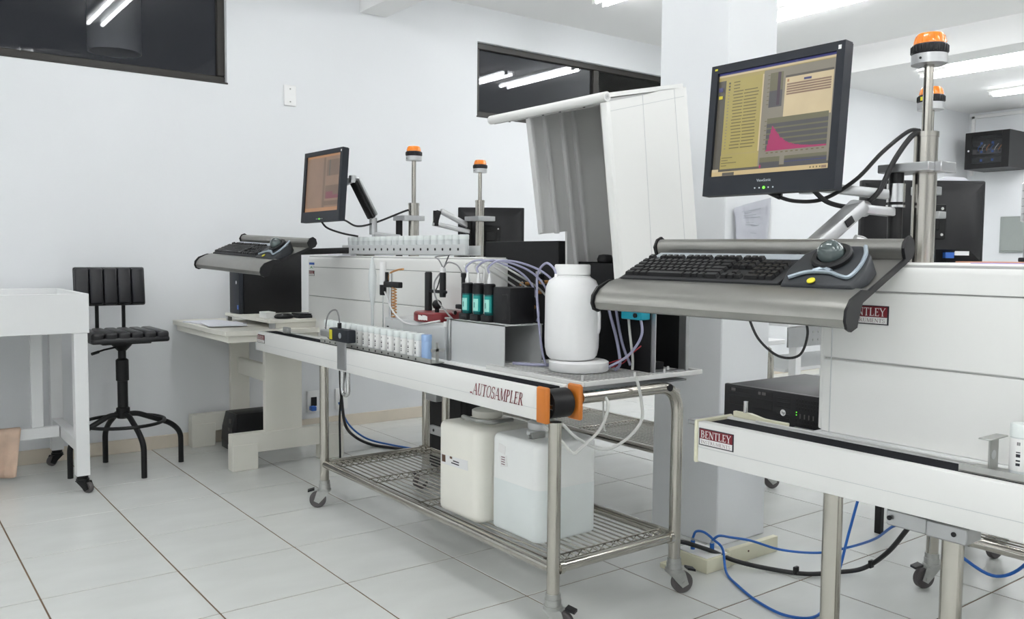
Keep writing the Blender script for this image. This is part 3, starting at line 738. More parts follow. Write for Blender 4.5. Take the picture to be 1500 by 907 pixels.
for i in range(n):
    y = 3.655-i*.0535
    if i == 0: lb = 'bar coded sample vial at the far end of the rail rack'
    elif i == n-1: lb = 'pale blue sample vial ending the row on the rail'
    else: lb = 'bar coded sample vial, %s in the rail row counted from the far end' % ('second third fourth fifth sixth seventh eighth ninth tenth eleventh twelfth thirteenth fourteenth fifteenth sixteenth'.split()[i-1])
    vial(1.706, y, .761, lb, 'vial_blue' if i == n-1 else 'vial_plastic', i != n-1)
for i in range(16):
    MB().cyl((1.6755, 3.63-i*.0535, .765), (1.674, 3.63-i*.0535, .765), .004, seg=8).obj('rack_hole', 'black_plastic', rk)
rk2 = thing('vial_rack', 'bare metal vial rack end on the right analyser rail', 'rack', (1.706, .55, .757))
MB().box(1.668, 1.745, .2, .79, .757, .7605, .001, 1).obj('rack_base', 'zinc', rk2)
k = MB(); k.box(1.668, 1.6715, .2, .79, .757, .772); k.obj('rack_edge', 'zinc', rk2)
k = MB(); k.box(1.7, 1.735, .748, .751, .76, .825); k.box(1.672, 1.745, .735, .758, .823, .826, .001, 1); k.obj('rack_end', 'zinc', rk2)
MB().cyl((1.716, .752, .79), (1.716, .7475, .79), .009, seg=14).obj('rack_boss', 'sheet_grey', rk2)
for i in range(6):
    lb = 'bar coded sample vial at the right picture edge, nearest the rack end' if i == 0 else 'bar coded sample vial on the right rail, %s from the bare rack end' % ('second third fourth fifth sixth'.split()[i-1])
    vial(1.706, .695-i*.0535, .761, lb, group='sample vials on the right rail')

# ------------------------------------------------------------------ bar code reader
bs = thing('barcode_reader', 'small dark grey bar code reader clipped to the rail', 'scanner', (1.62, 3.36, .80))
k = MB(); k.box(1.60, 1.64, 3.25, 3.43, .79, .845, .006, 2); k.obj('reader_body', 'bezel', bs)
MB().box(1.5985, 1.6, 3.395, 3.42, .797, .838).obj('warning_label', 'yellow', bs, 0)
MB().cyl((1.6, 3.32, .818), (1.5985, 3.32, .818), .012, seg=16).obj('badge', 'grey_strip', bs)
MB().box(1.606, 1.634, 3.43, 3.53, .80, .83, .004, 1).obj('reader_bracket', 'aluminium', bs)
MB().cyl((1.62, 3.365, .845), (1.62, 3.365, .868), .009, seg=12).obj('cable_gland', 'black_plastic', bs)
cable('cable', [(1.62, 3.365, .865), (1.62, 3.375, .9), (1.63, 3.42, .92), (1.64, 3.5, .905), (1.65, 3.56, .86), (1.66, 3.58, .8), (1.7, 3.6, .762)], .0035, 'cable_grey', bs)

# ------------------------------------------------------------------ white housings
def housing(label, y0, y1, group, x0=1.98, z0=.757):
    x1, z1 = 2.42, 1.152
    t = thing('analyser_housing', label, 'analyser', ((x0+x1)/2, (y0+y1)/2, z0), group=group)
    # three extruded front panels with recessed joints, rounded top front edge
    g = .0018
    MB().box(x0+.004, x1, y0+.002, y1-.002, z0, z1-.004, .003, 1).obj('inner_body', 'seam', t)
    MB().box(x0, x0+.02, y0, y1, z0, .93-g, .002, 1).obj('front_panel', 'housing_white', t)
    MB().box(x0, x0+.02, y0, y1, .93+g, 1.088-g, .002, 1).obj('front_panel', 'housing_white', t)
    top = MB(); prof = [(x0, 1.088+g), (x0, z1-.022)]+[(x0+.022-.022*math.cos(R(a)), z1-.022+.022*math.sin(R(a))) for a in range(15, 91, 15)]+[(x1, z1), (x1, z1-.012), (x0+.03, z1-.012), (x0+.02, 1.088+g)]
    top.prism([(a, y0, b) for a, b in prof], (0, y1-y0, 0)); top.obj('top_panel', 'housing_white', t, 30)
    e = MB().box(x0+.004, x1-.004, y1-.002, y1+.012, z0+.002, z1-.006, .006, 2).obj('end_panel', 'housing_white', t)
    MB().box(x0+.004, x1-.004, y0-.012, y0+.002, z0+.002, z1-.006, .006, 2).obj('end_panel', 'housing_white', t)
    return t
h1 = housing('white analyser housing behind the row of bar coded vials', 2.83, 4.5, 'white analyser housings', 1.98, .69)
h2 = housing('large white analyser housing at the right picture edge', -.62, 1.168, 'white analyser housings', 1.79)
brand_plate(h2, 1.79, 1.115, 1.01, 1.015, 1.057)
MB().box(1.7885, 1.79, 1.145, 1.147, .757, 1.1).obj('edge_joint', 'sheet_grey', h2, 0)
k = brand_plate(h1, 1.98, 4.49, 4.42, 1.04, 1.068)
MB().box(1.9785, 1.98, 4.42, 4.485, 1.10, 1.112).obj('sticker', 'sticker_blue', h1, 0)
MB().box(1.9785, 1.98, 4.43, 4.485, 1.075, 1.099).obj('sticker', 'label_white', h1, 0)
k = MB(); k.prism([(1.978, 4.475, 1.078), (1.978, 4.455, 1.093), (1.978, 4.435, 1.078), (1.978, 4.455, 1.085)], (-.0006, 0, 0)); k.obj('sticker', 'sticker_green', h1, 0)
# rack of vials on top of the first housing
rk = thing('vial_rack', 'grey slotted rack of capped vials on the white housing', 'rack', (2.04, 3.55, 1.152))
k = MB(); k.box(2.0, 2.003, 2.98, 4.12, 1.158, 1.205, .001, 1); k.box(2.0, 2.08, 2.98, 4.12, 1.158, 1.161); k.box(2.077, 2.08, 2.98, 4.12, 1.158, 1.2); k.obj('rack_frame', 'panel_light' if 'panel_light' in MATS else 'sheet_grey', rk)
for i in range(18): MB().cyl((2.0005, 4.06-i*.0605, 1.184), (1.9985, 4.06-i*.0605, 1.184), .006, seg=10).obj('rack_hole', 'black_plastic', rk)
MB().box(2.01, 2.07, 3.05, 3.08, 1.152, 1.158).obj('rack_foot', 'zinc', rk); MB().box(2.01, 2.07, 3.9, 3.98, 1.152, 1.158).obj('rack_foot', 'zinc', rk)
ords = 'first second third fourth fifth sixth seventh eighth ninth tenth eleventh twelfth thirteenth fourteenth fifteenth sixteenth seventeenth eighteenth nineteenth'.split()
for i in range(19):
    vial(2.04, 4.09-i*.058, 1.161, 'unlabelled milky vial in the housing top rack, %s from the far end' % ords[i], labelled=False, group='vials in the housing top rack', h=.086)
# papers lying on housing tops
pp = MB(); pp.box(1.83, 2.1, .2, .86, 1.152, 1.1545); pp = tag(pp.obj('paper_sheet', 'paper_purple'), 'lilac paper lying on the right analyser housing', 'paper')
tag(MB().box(1.84, 2.0, .7, .9, 1.1545, 1.1565, rot=Matrix.Rotation(.12, 3, 'Z')).obj('paper_sheet', 'paper_orange'), 'pale orange paper on top of the lilac paper', 'paper')
pn = thing('marker_pen', 'black pen lying on the right analyser housing', 'pen', (2.2, .85, 1.1545))
MB().cyl((2.22, .93, 1.161), (2.22, .81, 1.161), .0055, seg=10).obj('pen_body', 'black_plastic', pn); MB().cyl((2.22, .81, 1.161), (2.22, .76, 1.161), .0065, seg=10).obj('pen_cap', 'black_metal', pn)
tag(MB().box(2.05, 2.3, 4.12, 4.4, 1.152, 1.156).obj('paper_sheet', 'paper'), 'white paper stack beside the vials on the housing', 'paper')

# ------------------------------------------------------------------ raised hood on cart 1
hd = thing('instrument_hood', 'tall white instrument hood swung up open above the cart', 'hood', (2.1, 2.2, 1.02))
# end panel outline in XZ (opened position)
A, B_, C_, D_ = (1.857, 1.636), (2.204, 1.722), (2.292, 1.106), (1.944, .985)
def lerp(p, q, t): return (p[0]+(q[0]-p[0])*t, p[1]+(q[1]-p[1])*t)
def cap_panel(y0, y1, poly, m, nm='end_panel', bev=0):
    k = MB(); k.prism([(x, y0, z) for x, z in poly], (0, y1-y0, 0), bev); return k.obj(nm, m, hd)
near = cap_panel(1.99, 2.003, [A, lerp(A, B_, .25), lerp(A, B_, .5), (lerp(A, B_, .72)[0], lerp(A, B_, .72)[1]+.006), B_, C_, D_], 'housing_white')
for a, b in ((lerp(A, D_, .045), lerp(B_, C_, .045)), (lerp(A, B_, .45), lerp(D_, C_, .4)), (lerp(A, B_, .87), lerp(D_, C_, .86))):
    d = Vector((b[0]-a[0], b[1]-a[1])).normalized()*.0008; q = (-d.y, d.x)
    k = MB(); k.prism([(a[0]-q[0], 1.9895, a[1]-q[1]), (b[0]-q[0], 1.9895, b[1]-q[1]), (b[0]+q[0], 1.9895, b[1]+q[1]), (a[0]+q[0], 1.9895, a[1]+q[1])], (0, .001, 0)); k.obj('panel_joint', 'sheet_grey', near, 0)
# rim extrusion of the end panel
ra, rb = lerp(A, D_, 0), lerp(A, D_, 1)
k = MB(); k.prism([(A[0]-.004, 1.986, A[1]), (A[0]+.012, 1.986, A[1]), (D_[0]+.012, 1.986, D_[1]), (D_[0]-.004, 1.986, D_[1])], (0, .03, 0), .003); k.obj('rim', 'housing_white', hd)
# top (front) panel with rounded rim
F0, F1 = (1.851, 1.648), (2.204, 1.722)
nx_, nz_ = -(F1[1]-F0[1]), (F1[0]-F0[0]); L_ = math.hypot(nx_, nz_); nx_, nz_ = nx_/L_, nz_/L_
k = MB(); k.prism([(F0[0], 1.99, F0[1]), (F1[0], 1.99, F1[1]), (F1[0]+nx_*.014, 1.99, F1[1]+nz_*.014), (F0[0]+nx_*.014, 1.99, F0[1]+nz_*.014)], (0, .606, 0)); k.obj('front_panel', 'housing_white', hd)
k = MB(); k.cyl((F0[0]+.004, 1.985, F0[1]+.004), (F0[0]+.004, 2.6, F0[1]+.004), .0155, seg=18); rim = k.obj('front_rim', 'housing_white', hd)
MB().cyl((F0[0]+.004, 1.985, F0[1]+.004), (F0[0]+.004, 1.9835, F0[1]+.004), .009, seg=16).obj('rim_end', 'hood_grey', rim)
MB().cyl((F0[0]+.004, 1.9836, F0[1]+.004), (F0[0]+.004, 1.9825, F0[1]+.004), .004, seg=10).obj('rim_screw', 'zinc', rim)
k = MB(); k.prism([(F0[0]+.012, 2.0, F0[1]-.012), (F1[0], 2.0, F1[1]-.004), (F1[0], 2.0, F1[1]), (F0[0]+.012, 2.0, F0[1])], (0, .59, 0)); k.obj('panel_lining', 'hood_grey', hd)
for y in (2.12, 2.24, 2.33, 2.42, 2.52): MB().cyl((1.88, y, 1.6445), (1.88, y, 1.638), .004, seg=8).obj('lining_screw', 'black_plastic', hd)
# far end panel inside, ribbed
G = [(1.868, 1.635), (2.204, 1.715), (2.292, 1.106), (2.06, 1.02), (2.055, 1.25), (1.93, 1.236)]
fp_ = cap_panel(2.4, 2.41, G, 'hood_grey', 'far_end_panel')
for s0, s1, zb in ((.0, .0, .62), (.19, .21, .62), (.42, .43, .97), (.58, .6, .97)):
    p = lerp((1.868, 1.635), (2.204, 1.715), s0); dx = (.062/.40); zbot = 1.24 if zb < .7 else 1.03
    q = (p[0]+(p[1]-zbot)*.155, zbot)
    k = MB(); k.prism([(p[0], 2.386, p[1]), (p[0]+.014, 2.386, p[1]+.003), (q[0]+.014, 2.386, q[1]), (q[0], 2.386, q[1])], (0, .016, 0), .002); k.obj('stiffener_rib', 'hood_grey', fp_)
# back panel (former top)
k = MB(); k.prism([(B_[0], 1.99, B_[1]), (C_[0], 1.99, C_[1]), (C_[0]+.013, 1.99, C_[1]+.002), (B_[0]+.013, 1.99, B_[1]+.004)], (0, .606, 0)); k.obj('back_panel', 'housing_white', hd)
k = MB(); k.cyl((2.29, 2.05, 1.06), (2.29, 2.5, 1.06), .012, seg=12); k.box(2.285, 2.305, 2.06, 2.09, .757, 1.1); k.box(2.285, 2.305, 2.42, 2.45, .757, 1.1); k.obj('hinge', 'black_metal', hd)
# ================================================================== INSTRUMENT PARTS ON CART 1
def beam(mb, p0, p1, w, h, bev=.004):
    """rectangular bar from p0 to p1, w across, h in the up direction"""
    p0, p1 = V(p0), V(p1); d = (p1-p0).normalized(); u = Vector((0, 0, 1)); s = d.cross(u).normalized() if abs(d.z) < .98 else Vector((1, 0, 0)); u = s.cross(d).normalized()
    mb.prism([p0+s*w/2+u*h/2, p0-s*w/2+u*h/2, p0-s*w/2-u*h/2, p0+s*w/2-u*h/2], p1-p0, bev); return mb
# lower grey enclosure
t = thing('sampling_unit', 'pale grey metal box behind the bar coded vials', 'instrument', (1.88, 3.0, .757))
MB().box(1.79, 1.975, 2.79, 3.28, .757, .893, .003, 1).obj('enclosure', 'sheet_grey', t)
MB().box(1.788, 1.79, 3.12, 3.27, .765, .885, .0008, 1).obj('access_panel', 'sheet_grey', t)
MB().box(1.7865, 1.788, 3.24, 3.256, .852, .857).obj('slot', 'black_plastic', t, 0)
MB().box(1.788, 1.79, 2.80, 3.11, .765, .885, .0008, 1).obj('access_panel', 'sheet_grey', t)
MB().cyl((1.80, 2.95, .893), (1.80, 2.95, .905), .012, seg=14).obj('lid_knob', 'chrome', t)
# burgundy stirrer base with black stands
t = thing('stirrer_base', 'burgundy round base with black stands on the grey box', 'laboratory stand', (1.875, 2.985, .893))
b = MB(); b.lathe([(.096, .893), (.1, .897), (.1, .925), (.094, .931), (.01, .931)], (1.875, 2.985, 0), 40); b.obj('round_base', 'red_plastic', t)
k = MB(); rr = .1006
for i in range(4):
    a0 = PI+.08+i*.12; k.quad(*[(1.875+rr*math.cos(a), 2.985+rr*math.sin(a), z) for a, z in ((a0, .902), (a0+.12, .9), (a0+.12, .92-.004*(i % 2)), (a0, .921))])
k.obj('torn_label', 'label_white', t)
MB().lathe([(.0155, .93), (.0155, 1.085), (.012, 1.09)], (1.87, 3.055, 0), 20).obj('stand_post', 'black_plastic', t)
MB().box(1.862, 1.878, 2.92, 3.06, 1.005, 1.018, .003, 1).obj('stand_arm', 'black_plastic', t)
pr_ = MB(); pr_.lathe([(.0125, .99), (.0135, 1.0), (.0135, 1.085), (.012, 1.09)], (1.87, 2.945, 0), 18); pr_.obj('probe', 'black_plastic', t)
MB().lathe([(.012, 1.09), (.0125, 1.1), (.009, 1.112)], (1.87, 2.945, 0), 16).obj('probe_collar', 'cap_white', t)
MB().lathe([(.0, .945)]+[(.02*math.sin(R(a)), .962-.02*math.cos(R(a))) for a in range(20, 171, 25)]+[(.003, .982)], (1.84, 2.94, 0), 18).obj('ball_knob', 'black_plastic', t)
MB().cyl((1.84, 2.94, .93), (1.84, 2.94, .95), .009, seg=12).obj('knob_stem', 'black_plastic', t)
cable('signal_cable', [(1.87, 2.945, 1.11), (1.86, 2.96, 1.14), (1.87, 3.0, 1.152), (1.95, 3.02, 1.16)], .0028, 'cable_grey', t)
cable('signal_cable', [(1.87, 3.055, 1.0), (1.88, 3.01, 1.02), (1.89, 2.99, 1.08), (1.94, 3.01, 1.158)], .0025, 'cable_black', t)
cable('signal_cable', [(1.87, 2.945, 1.10), (1.85, 2.975, 1.05), (1.84, 2.95, .99), (1.83, 2.86, .94), (1.82, 2.79, .91)], .0035, 'cable_grey', t)
cable('signal_cable', [(1.87, 2.945, 1.105), (1.865, 2.9, 1.13), (1.87, 2.84, 1.12), (1.87, 2.80, 1.085)], .003, 'cable_grey', t)
# small black stand beside
t = thing('probe_stand', 'short black probe stand between red base and teal pumps', 'laboratory stand', (1.88, 2.80, .893))
MB().box(1.855, 1.905, 2.792, 2.85, .893, .905, .003, 1).obj('stand_foot', 'black_plastic', t)
MB().lathe([(.012, .905), (.012, 1.075), (.014, 1.075), (.014, 1.09), (.006, 1.09)], (1.88, 2.805, 0), 16).obj('stand_post', 'black_plastic', t)
MB().box(1.86, 1.88, 2.795, 2.84, .95, .968, .003, 1).obj('clamp', 'black_plastic', t)
MB().cyl((1.855, 2.84, .935), (1.855, 2.83, .935), .008, seg=12).obj('clamp_screw', 'chrome', t)
# sampling needle assembly
t = thing('sampling_needle', 'vertical steel sampling needle with white tube and copper coil', 'sampler', (1.80, 3.26, .761))
MB().cyl((1.8, 3.245, .757), (1.8, 3.245, 1.08), .0085, seg=14).obj('guide_rod', 'chrome', t)
MB().box(1.79, 1.81, 3.16, 3.32, 1.02, 1.045, .003, 1).obj('needle_clamp', 'black_plastic', t)
MB().cyl((1.795, 3.305, 1.03), (1.795, 3.305, 1.128), .0145, seg=18).obj('white_sleeve', 'cap_white', t)
MB().lathe([(.013, .985), (.0145, .99), (.0145, 1.03), (.004, 1.035)], (1.795, 3.305, 0), 16).obj('needle_holder', 'black_plastic', t)
MB().cyl((1.795, 3.305, .8), (1.795, 3.305, .99), .0028, seg=8).obj('needle', 'chrome', t)
MB().cyl((1.795, 3.27, 1.045), (1.795, 3.27, 1.085), .008, seg=10).obj('tube_joint', 'black_plastic', t)
coil = [(1.8+.009*math.cos(i*.9), 3.215+.009*math.sin(i*.9), .77+i*.00175) for i in range(150)]
MB().tube(coil, .0028, 5).obj('copper_coil', 'copper', t)
cable('copper_lead', [(1.8, 3.265, 1.05), (1.8, 3.25, 1.08), (1.8, 3.19, 1.095), (1.8, 3.14, 1.10)], .004, 'copper', t)
cable('white_lead', [(1.795, 3.29, 1.0), (1.79, 3.22, .93), (1.785, 3.12, .885), (1.785, 3.02, .878), (1.785, 2.9, .895), (1.79, 2.84, .905)], .0035, 'cable_white', t)
# translucent pipette spindle
t = MB(); t.lathe([(.003, .80), (.007, .83), (.007, .92), (.0185, 1.0), (.02, 1.06), (.012, 1.11), (.003, 1.15)], (1.90, 3.60, 0), 20)
t = t.obj('plastic_pipette', 'vial_plastic'); tag(t, 'slender milky plastic pipette standing before the white housing', 'pipette')
# sheet metal cover with pumps
t = thing('pump_cover', 'open ended pale grey sheet metal cover under the teal pumps', 'instrument cover', (1.92, 2.6, .757))
k = MB(); k.box(1.795, 1.798, 2.425, 2.765, .757, .915); k.box(1.795, 1.968, 2.425, 2.765, .912, .915); k.box(1.965, 1.968, 2.43, 2.765, .757, .915); k.box(1.798, 1.965, 2.762, 2.765, .757, .912); k.obj('sheet_cover', 'sheet_grey', t)
k = MB(); k.box(1.785, 1.795, 2.765, 2.785, .757, .915, .002, 1); k.box(1.785, 1.80, 2.765, 2.80, .915, .922, .002, 1); k.obj('corner_post', 'aluminium', t)
for y in (2.80, 2.79): MB().box(1.785, 1.81, y-.004, y+.004, .885, .905).obj('connector', 'cap_white', t)
for i, y in enumerate((2.735, 2.662, 2.59)):
    t = thing('dosing_pump', ('black dosing pump with teal window, %s of three on the grey cover' % ('farthest', 'middle', 'nearest')[i]), 'pump', (1.85, y, .915), group='teal dosing pumps')
    MB().box(1.825, 1.885, y-.026, y+.026, .915, .94, .004, 2).obj('pump_foot', 'black_plastic', t)
    MB().lathe([(.017, .94), (.0195, .945), (.0195, 1.015), (.021, 1.015), (.021, 1.05), (.017, 1.054), (.008, 1.054)], (1.848, y, 0), 22).obj('pump_barrel', 'teal_dark', t)
    def P(a, z, r): return (1.848+r*math.cos(a), y+r*math.sin(a), z)
    k = MB()
    for q in range(8):
        a0 = PI*.62+q*PI*.1; k.quad(P(a0, .95, .0199), P(a0+PI*.1, .95, .0199), P(a0+PI*.1, 1.01, .0199), P(a0, 1.01, .0199))
    k.obj('window', 'teal', t)
    k = MB()
    for q in range(5):
        a0 = PI*.78+q*PI*.1; k.quad(P(a0, .953, .0203), P(a0+PI*.1, .953, .0203), P(a0+PI*.1, .998, .0203), P(a0, .998, .0203))
    k.obj('label', 'teal_pale', t)
    k = MB(); k.quad(P(PI*1.0, .965, .0206), P(PI*1.06, .965, .0206), P(PI*1.06, .985, .0206), P(PI*1.0, .985, .0206)); k.obj('mark', 'teal_dark', t, 0)
    MB().lathe([(.022, 1.016), (.022, 1.052), (.018, 1.056), (.006, 1.056)], (1.848, y, 0), 22).obj('pump_head', 'black_plastic', t)
    MB().lathe([(.009, 1.055), (.009, 1.068), (.005, 1.08), (.004, 1.095)], (1.848, y, 0), 14).obj('tube_fitting', 'cap_white', t)
    c = [(1.848, y, 1.09), (1.85, y+.012, 1.115), (1.88, y-.01, 1.14), (1.93, y-.07, 1.135), (1.98, y-.15, 1.10), (2.01, y-.2, 1.04), (2.02, y-.22, .95), (2.02, y-.21, .915)]
    cable('clear_tube', c, .0042, 'tube_clear', t)
    cable('clear_tube', [(1.848, y+.004, 1.09), (1.86, y+.04, 1.12), (1.9, y+.03, 1.13), (1.96, y-.02, 1.09), (2.05, y-.03, 1.04), (2.1, y-.03, 1.0)], .0036, 'tube_milky', t)
t = thing('pump_drive', 'black pump drive block beside the nearest teal pump', 'pump drive', (1.91, 2.53, .915))
k = MB(); k.box(1.84, 1.955, 2.455, 2.56, .915, 1.046, .006, 2); k.obj('drive_body', 'black_plastic', t)
MB().box(1.838, 1.84, 2.47, 2.50, .93, 1.02, .001, 1).obj('face_plate', 'black_metal', t)
# electronics panels
t = thing('electronics_panel', 'upright black electronics panel behind the teal pumps', 'electronics box', (2.13, 2.74, .757))
MB().box(2.1, 2.16, 2.5, 2.975, .757, 1.217, .002, 1).obj('panel_box', 'panel_black', t)
for y in (2.93, 2.62): 
    MB().box(2.085, 2.1, y-.03, y+.0, 1.085, 1.10, .002, 1).obj('latch', 'aluminium', t); MB().cyl((2.092, y-.015, 1.05), (2.092, y-.015, 1.09), .016, seg=14).obj('gland', 'black_plastic', t)
for y, z in ((2.68, 1.05), (2.6, 1.02), (2.56, 1.06), (2.64, .96)):
    MB().cyl((2.1, y, z), (2.06, y, z), .007, seg=10).obj('brass_fitting', 'copper', t); MB().cyl((2.075, y, z), (2.068, y, z), .011, seg=6).obj('hex_nut', 'chrome', t)
t = thing('electronics_panel', 'black electronics box with open silver end beside the white jar', 'electronics box', (2.17, 2.24, .772))
k = MB(); k.box(2.1, 2.104, 2.02, 2.475, .772, 1.14); k.box(2.1, 2.27, 2.02, 2.475, 1.136, 1.14); k.box(2.266, 2.27, 2.02, 2.475, .772, 1.14); k.box(2.104, 2.266, 2.471, 2.475, .772, 1.136); k.obj('panel_box', 'panel_black', t)
k = MB(); k.box(2.104, 2.108, 2.0, 2.025, .772, 1.12); k.box(2.25, 2.266, 1.995, 2.03, .772, 1.12, .002, 1); k.box(2.108, 2.25, 2.0, 2.025, .772, .776); k.obj('end_frame', 'aluminium', t)
MB().box(2.112, 2.25, 2.17, 2.175, .776, 1.12).obj('inner_plate', 'sheet_grey', t)
MB().box(2.112, 2.2, 2.05, 2.17, .776, .80).obj('circuit_board', 'panel_black', t)
for y in (2.33, 2.2): MB().lathe([(.028, 1.14), (.03, 1.15), (.024, 1.165), (.008, 1.168)], (2.18, y, 0), 18).obj('cap_knob', 'black_plastic', t)
vb = MB().box(2.055, 2.1, 2.02, 2.115, .95, .99, .003, 1).obj('valve_block', 'cyan_block', t)
MB().cyl((2.055, 2.045, .965), (2.05, 2.045, .965), .008, seg=12).obj('valve_screw', 'black_plastic', vb)
cable('clear_tube', [(2.07, 2.04, .97), (2.07, 2.03, .9), (2.05, 2.07, .83), (2.0, 2.12, .785)], .0045, 'tube_clear', vb)
cable('clear_tube', [(2.07, 2.095, .97), (2.075, 2.09, .9), (2.08, 2.08, .82), (2.08, 2.08, .778)], .0045, 'tube_milky', vb)
cable('clear_tube', [(2.09, 2.21, 1.03), (2.07, 2.19, .98), (2.07, 2.15, .88), (2.06, 2.12, .8), (2.02, 2.1, .78)], .0055, 'tube_clear', t)
cable('clear_tube', [(2.09, 2.18, 1.03), (2.08, 2.16, .96), (2.09, 2.14, .86), (2.09, 2.1, .79)], .005, 'tube_clear', t)
cable('red_wire', [(2.1, 2.06, .86), (2.07, 2.1, .82), (2.02, 2.16, .79)], .002, 'tube_red', t); cable('red_wire', [(2.1, 2.1, .84), (2.08, 2.12, .80), (2.02, 2.12, .785)], .002, 'tube_red', t)
# white jar on its round saucer
t = MB().lathe([(.098, .776), (.101, .78), (.101, .806), (.094, .81), (.01, .808)], (1.935, 2.19, 0), 40).obj('round_saucer', 'cap_white'); tag(t, 'low round white stand under the white plastic jar', 'stand')
JX, JY = 1.93, 2.222
t = thing('plastic_jar', 'large white plastic jar with a wide white lid', 'jar', (JX, JY, .81))
j = MB(); j.lathe([(.062, .81), (.076, .813), (.086, .825), (.0915, .85), (.0925, .88), (.0925, 1.03), (.09, 1.055), (.08, 1.078), (.064, 1.088), (.057, 1.094), (.057, 1.11)], (JX, JY, 0), 44)
jb = j.obj('jar_body', 'jar_plastic', t)
l = MB(); l.lathe([(.058, 1.096), (.061, 1.099), (.061, 1.128), (.058, 1.132), (.01, 1.132)], (JX, JY, 0), 44); 
l.obj('jar_lid', 'cap_white', t)
k = MB(); 
for dz in (.0,): k.tube([(JX+.058*math.cos(i*.3), JY+.058*math.sin(i*.3), 1.091) for i in range(21)], .004, 8, closed=True)
k.obj('neck_ring', 'jar_plastic', jb)
hb = MB(); hb.tube(fillet([(1.975, 2.163, 1.0), (1.98, 2.148, .975), (1.98, 2.148, .91), (1.975, 2.163, .885)], .02, 5), .011, 10); hb.obj('grip_ridge', 'jar_plastic', jb)
MB().lathe([(.01, 1.06), (.012, 1.07), (.008, 1.085), (.007, 1.1)], (1.87, 2.235, 0), 14).obj('tube_fitting', 'cap_white', t)
cable('clear_tube', [(1.87, 2.235, 1.095), (1.868, 2.25, 1.12), (1.868, 2.29, 1.135), (1.87, 2.335, 1.1), (1.875, 2.345, 1.03), (1.88, 2.34, .93), (1.885, 2.325, .83), (1.89, 2.31, .78)], .0042, 'tube_clear', t)
tag(cable('clear_hose', [(1.83, 2.42, .782), (1.86, 2.36, .781), (1.9, 2.32, .781), (1.95, 2.31, .781), (2.02, 2.3, .781)], .0055, 'tube_clear'), 'clear hose lying on the wire deck behind the jar', 'hose')
# drain hoses looping below the deck
for i, (a, b_) in enumerate((((1.97, 1.978, .755), .0), ((1.86, 1.99, .705), .05))):
    x, y, z = a
    tag(cable('drain_hose', [(x+.02, y-.005, .775) if i == 0 else (x, y+.02, .735), (x+.03-b_*.5, y-.02, .70), (x+.02-b_, y-.03, .63), (x-.06-b_, y-.03, .575), (x-.14, y-.02, .56), (x-.22+b_, y-.0, .6), (x-.26+b_, y+.03, .645)], .005, 'tube_milky'), ('outer' if i == 0 else 'inner')+' of two milky drain hoses looping below the wire deck', 'hose', 'drain hoses')
tag(cable('drain_hose', [(1.93, 2.06, .742), (1.93, 2.06, .66), (1.935, 2.06, .6), (1.95, 2.07, .585)], .003, 'tube_milky'), 'thin straight drain hose behind the looping hoses', 'hose', 'drain hoses')

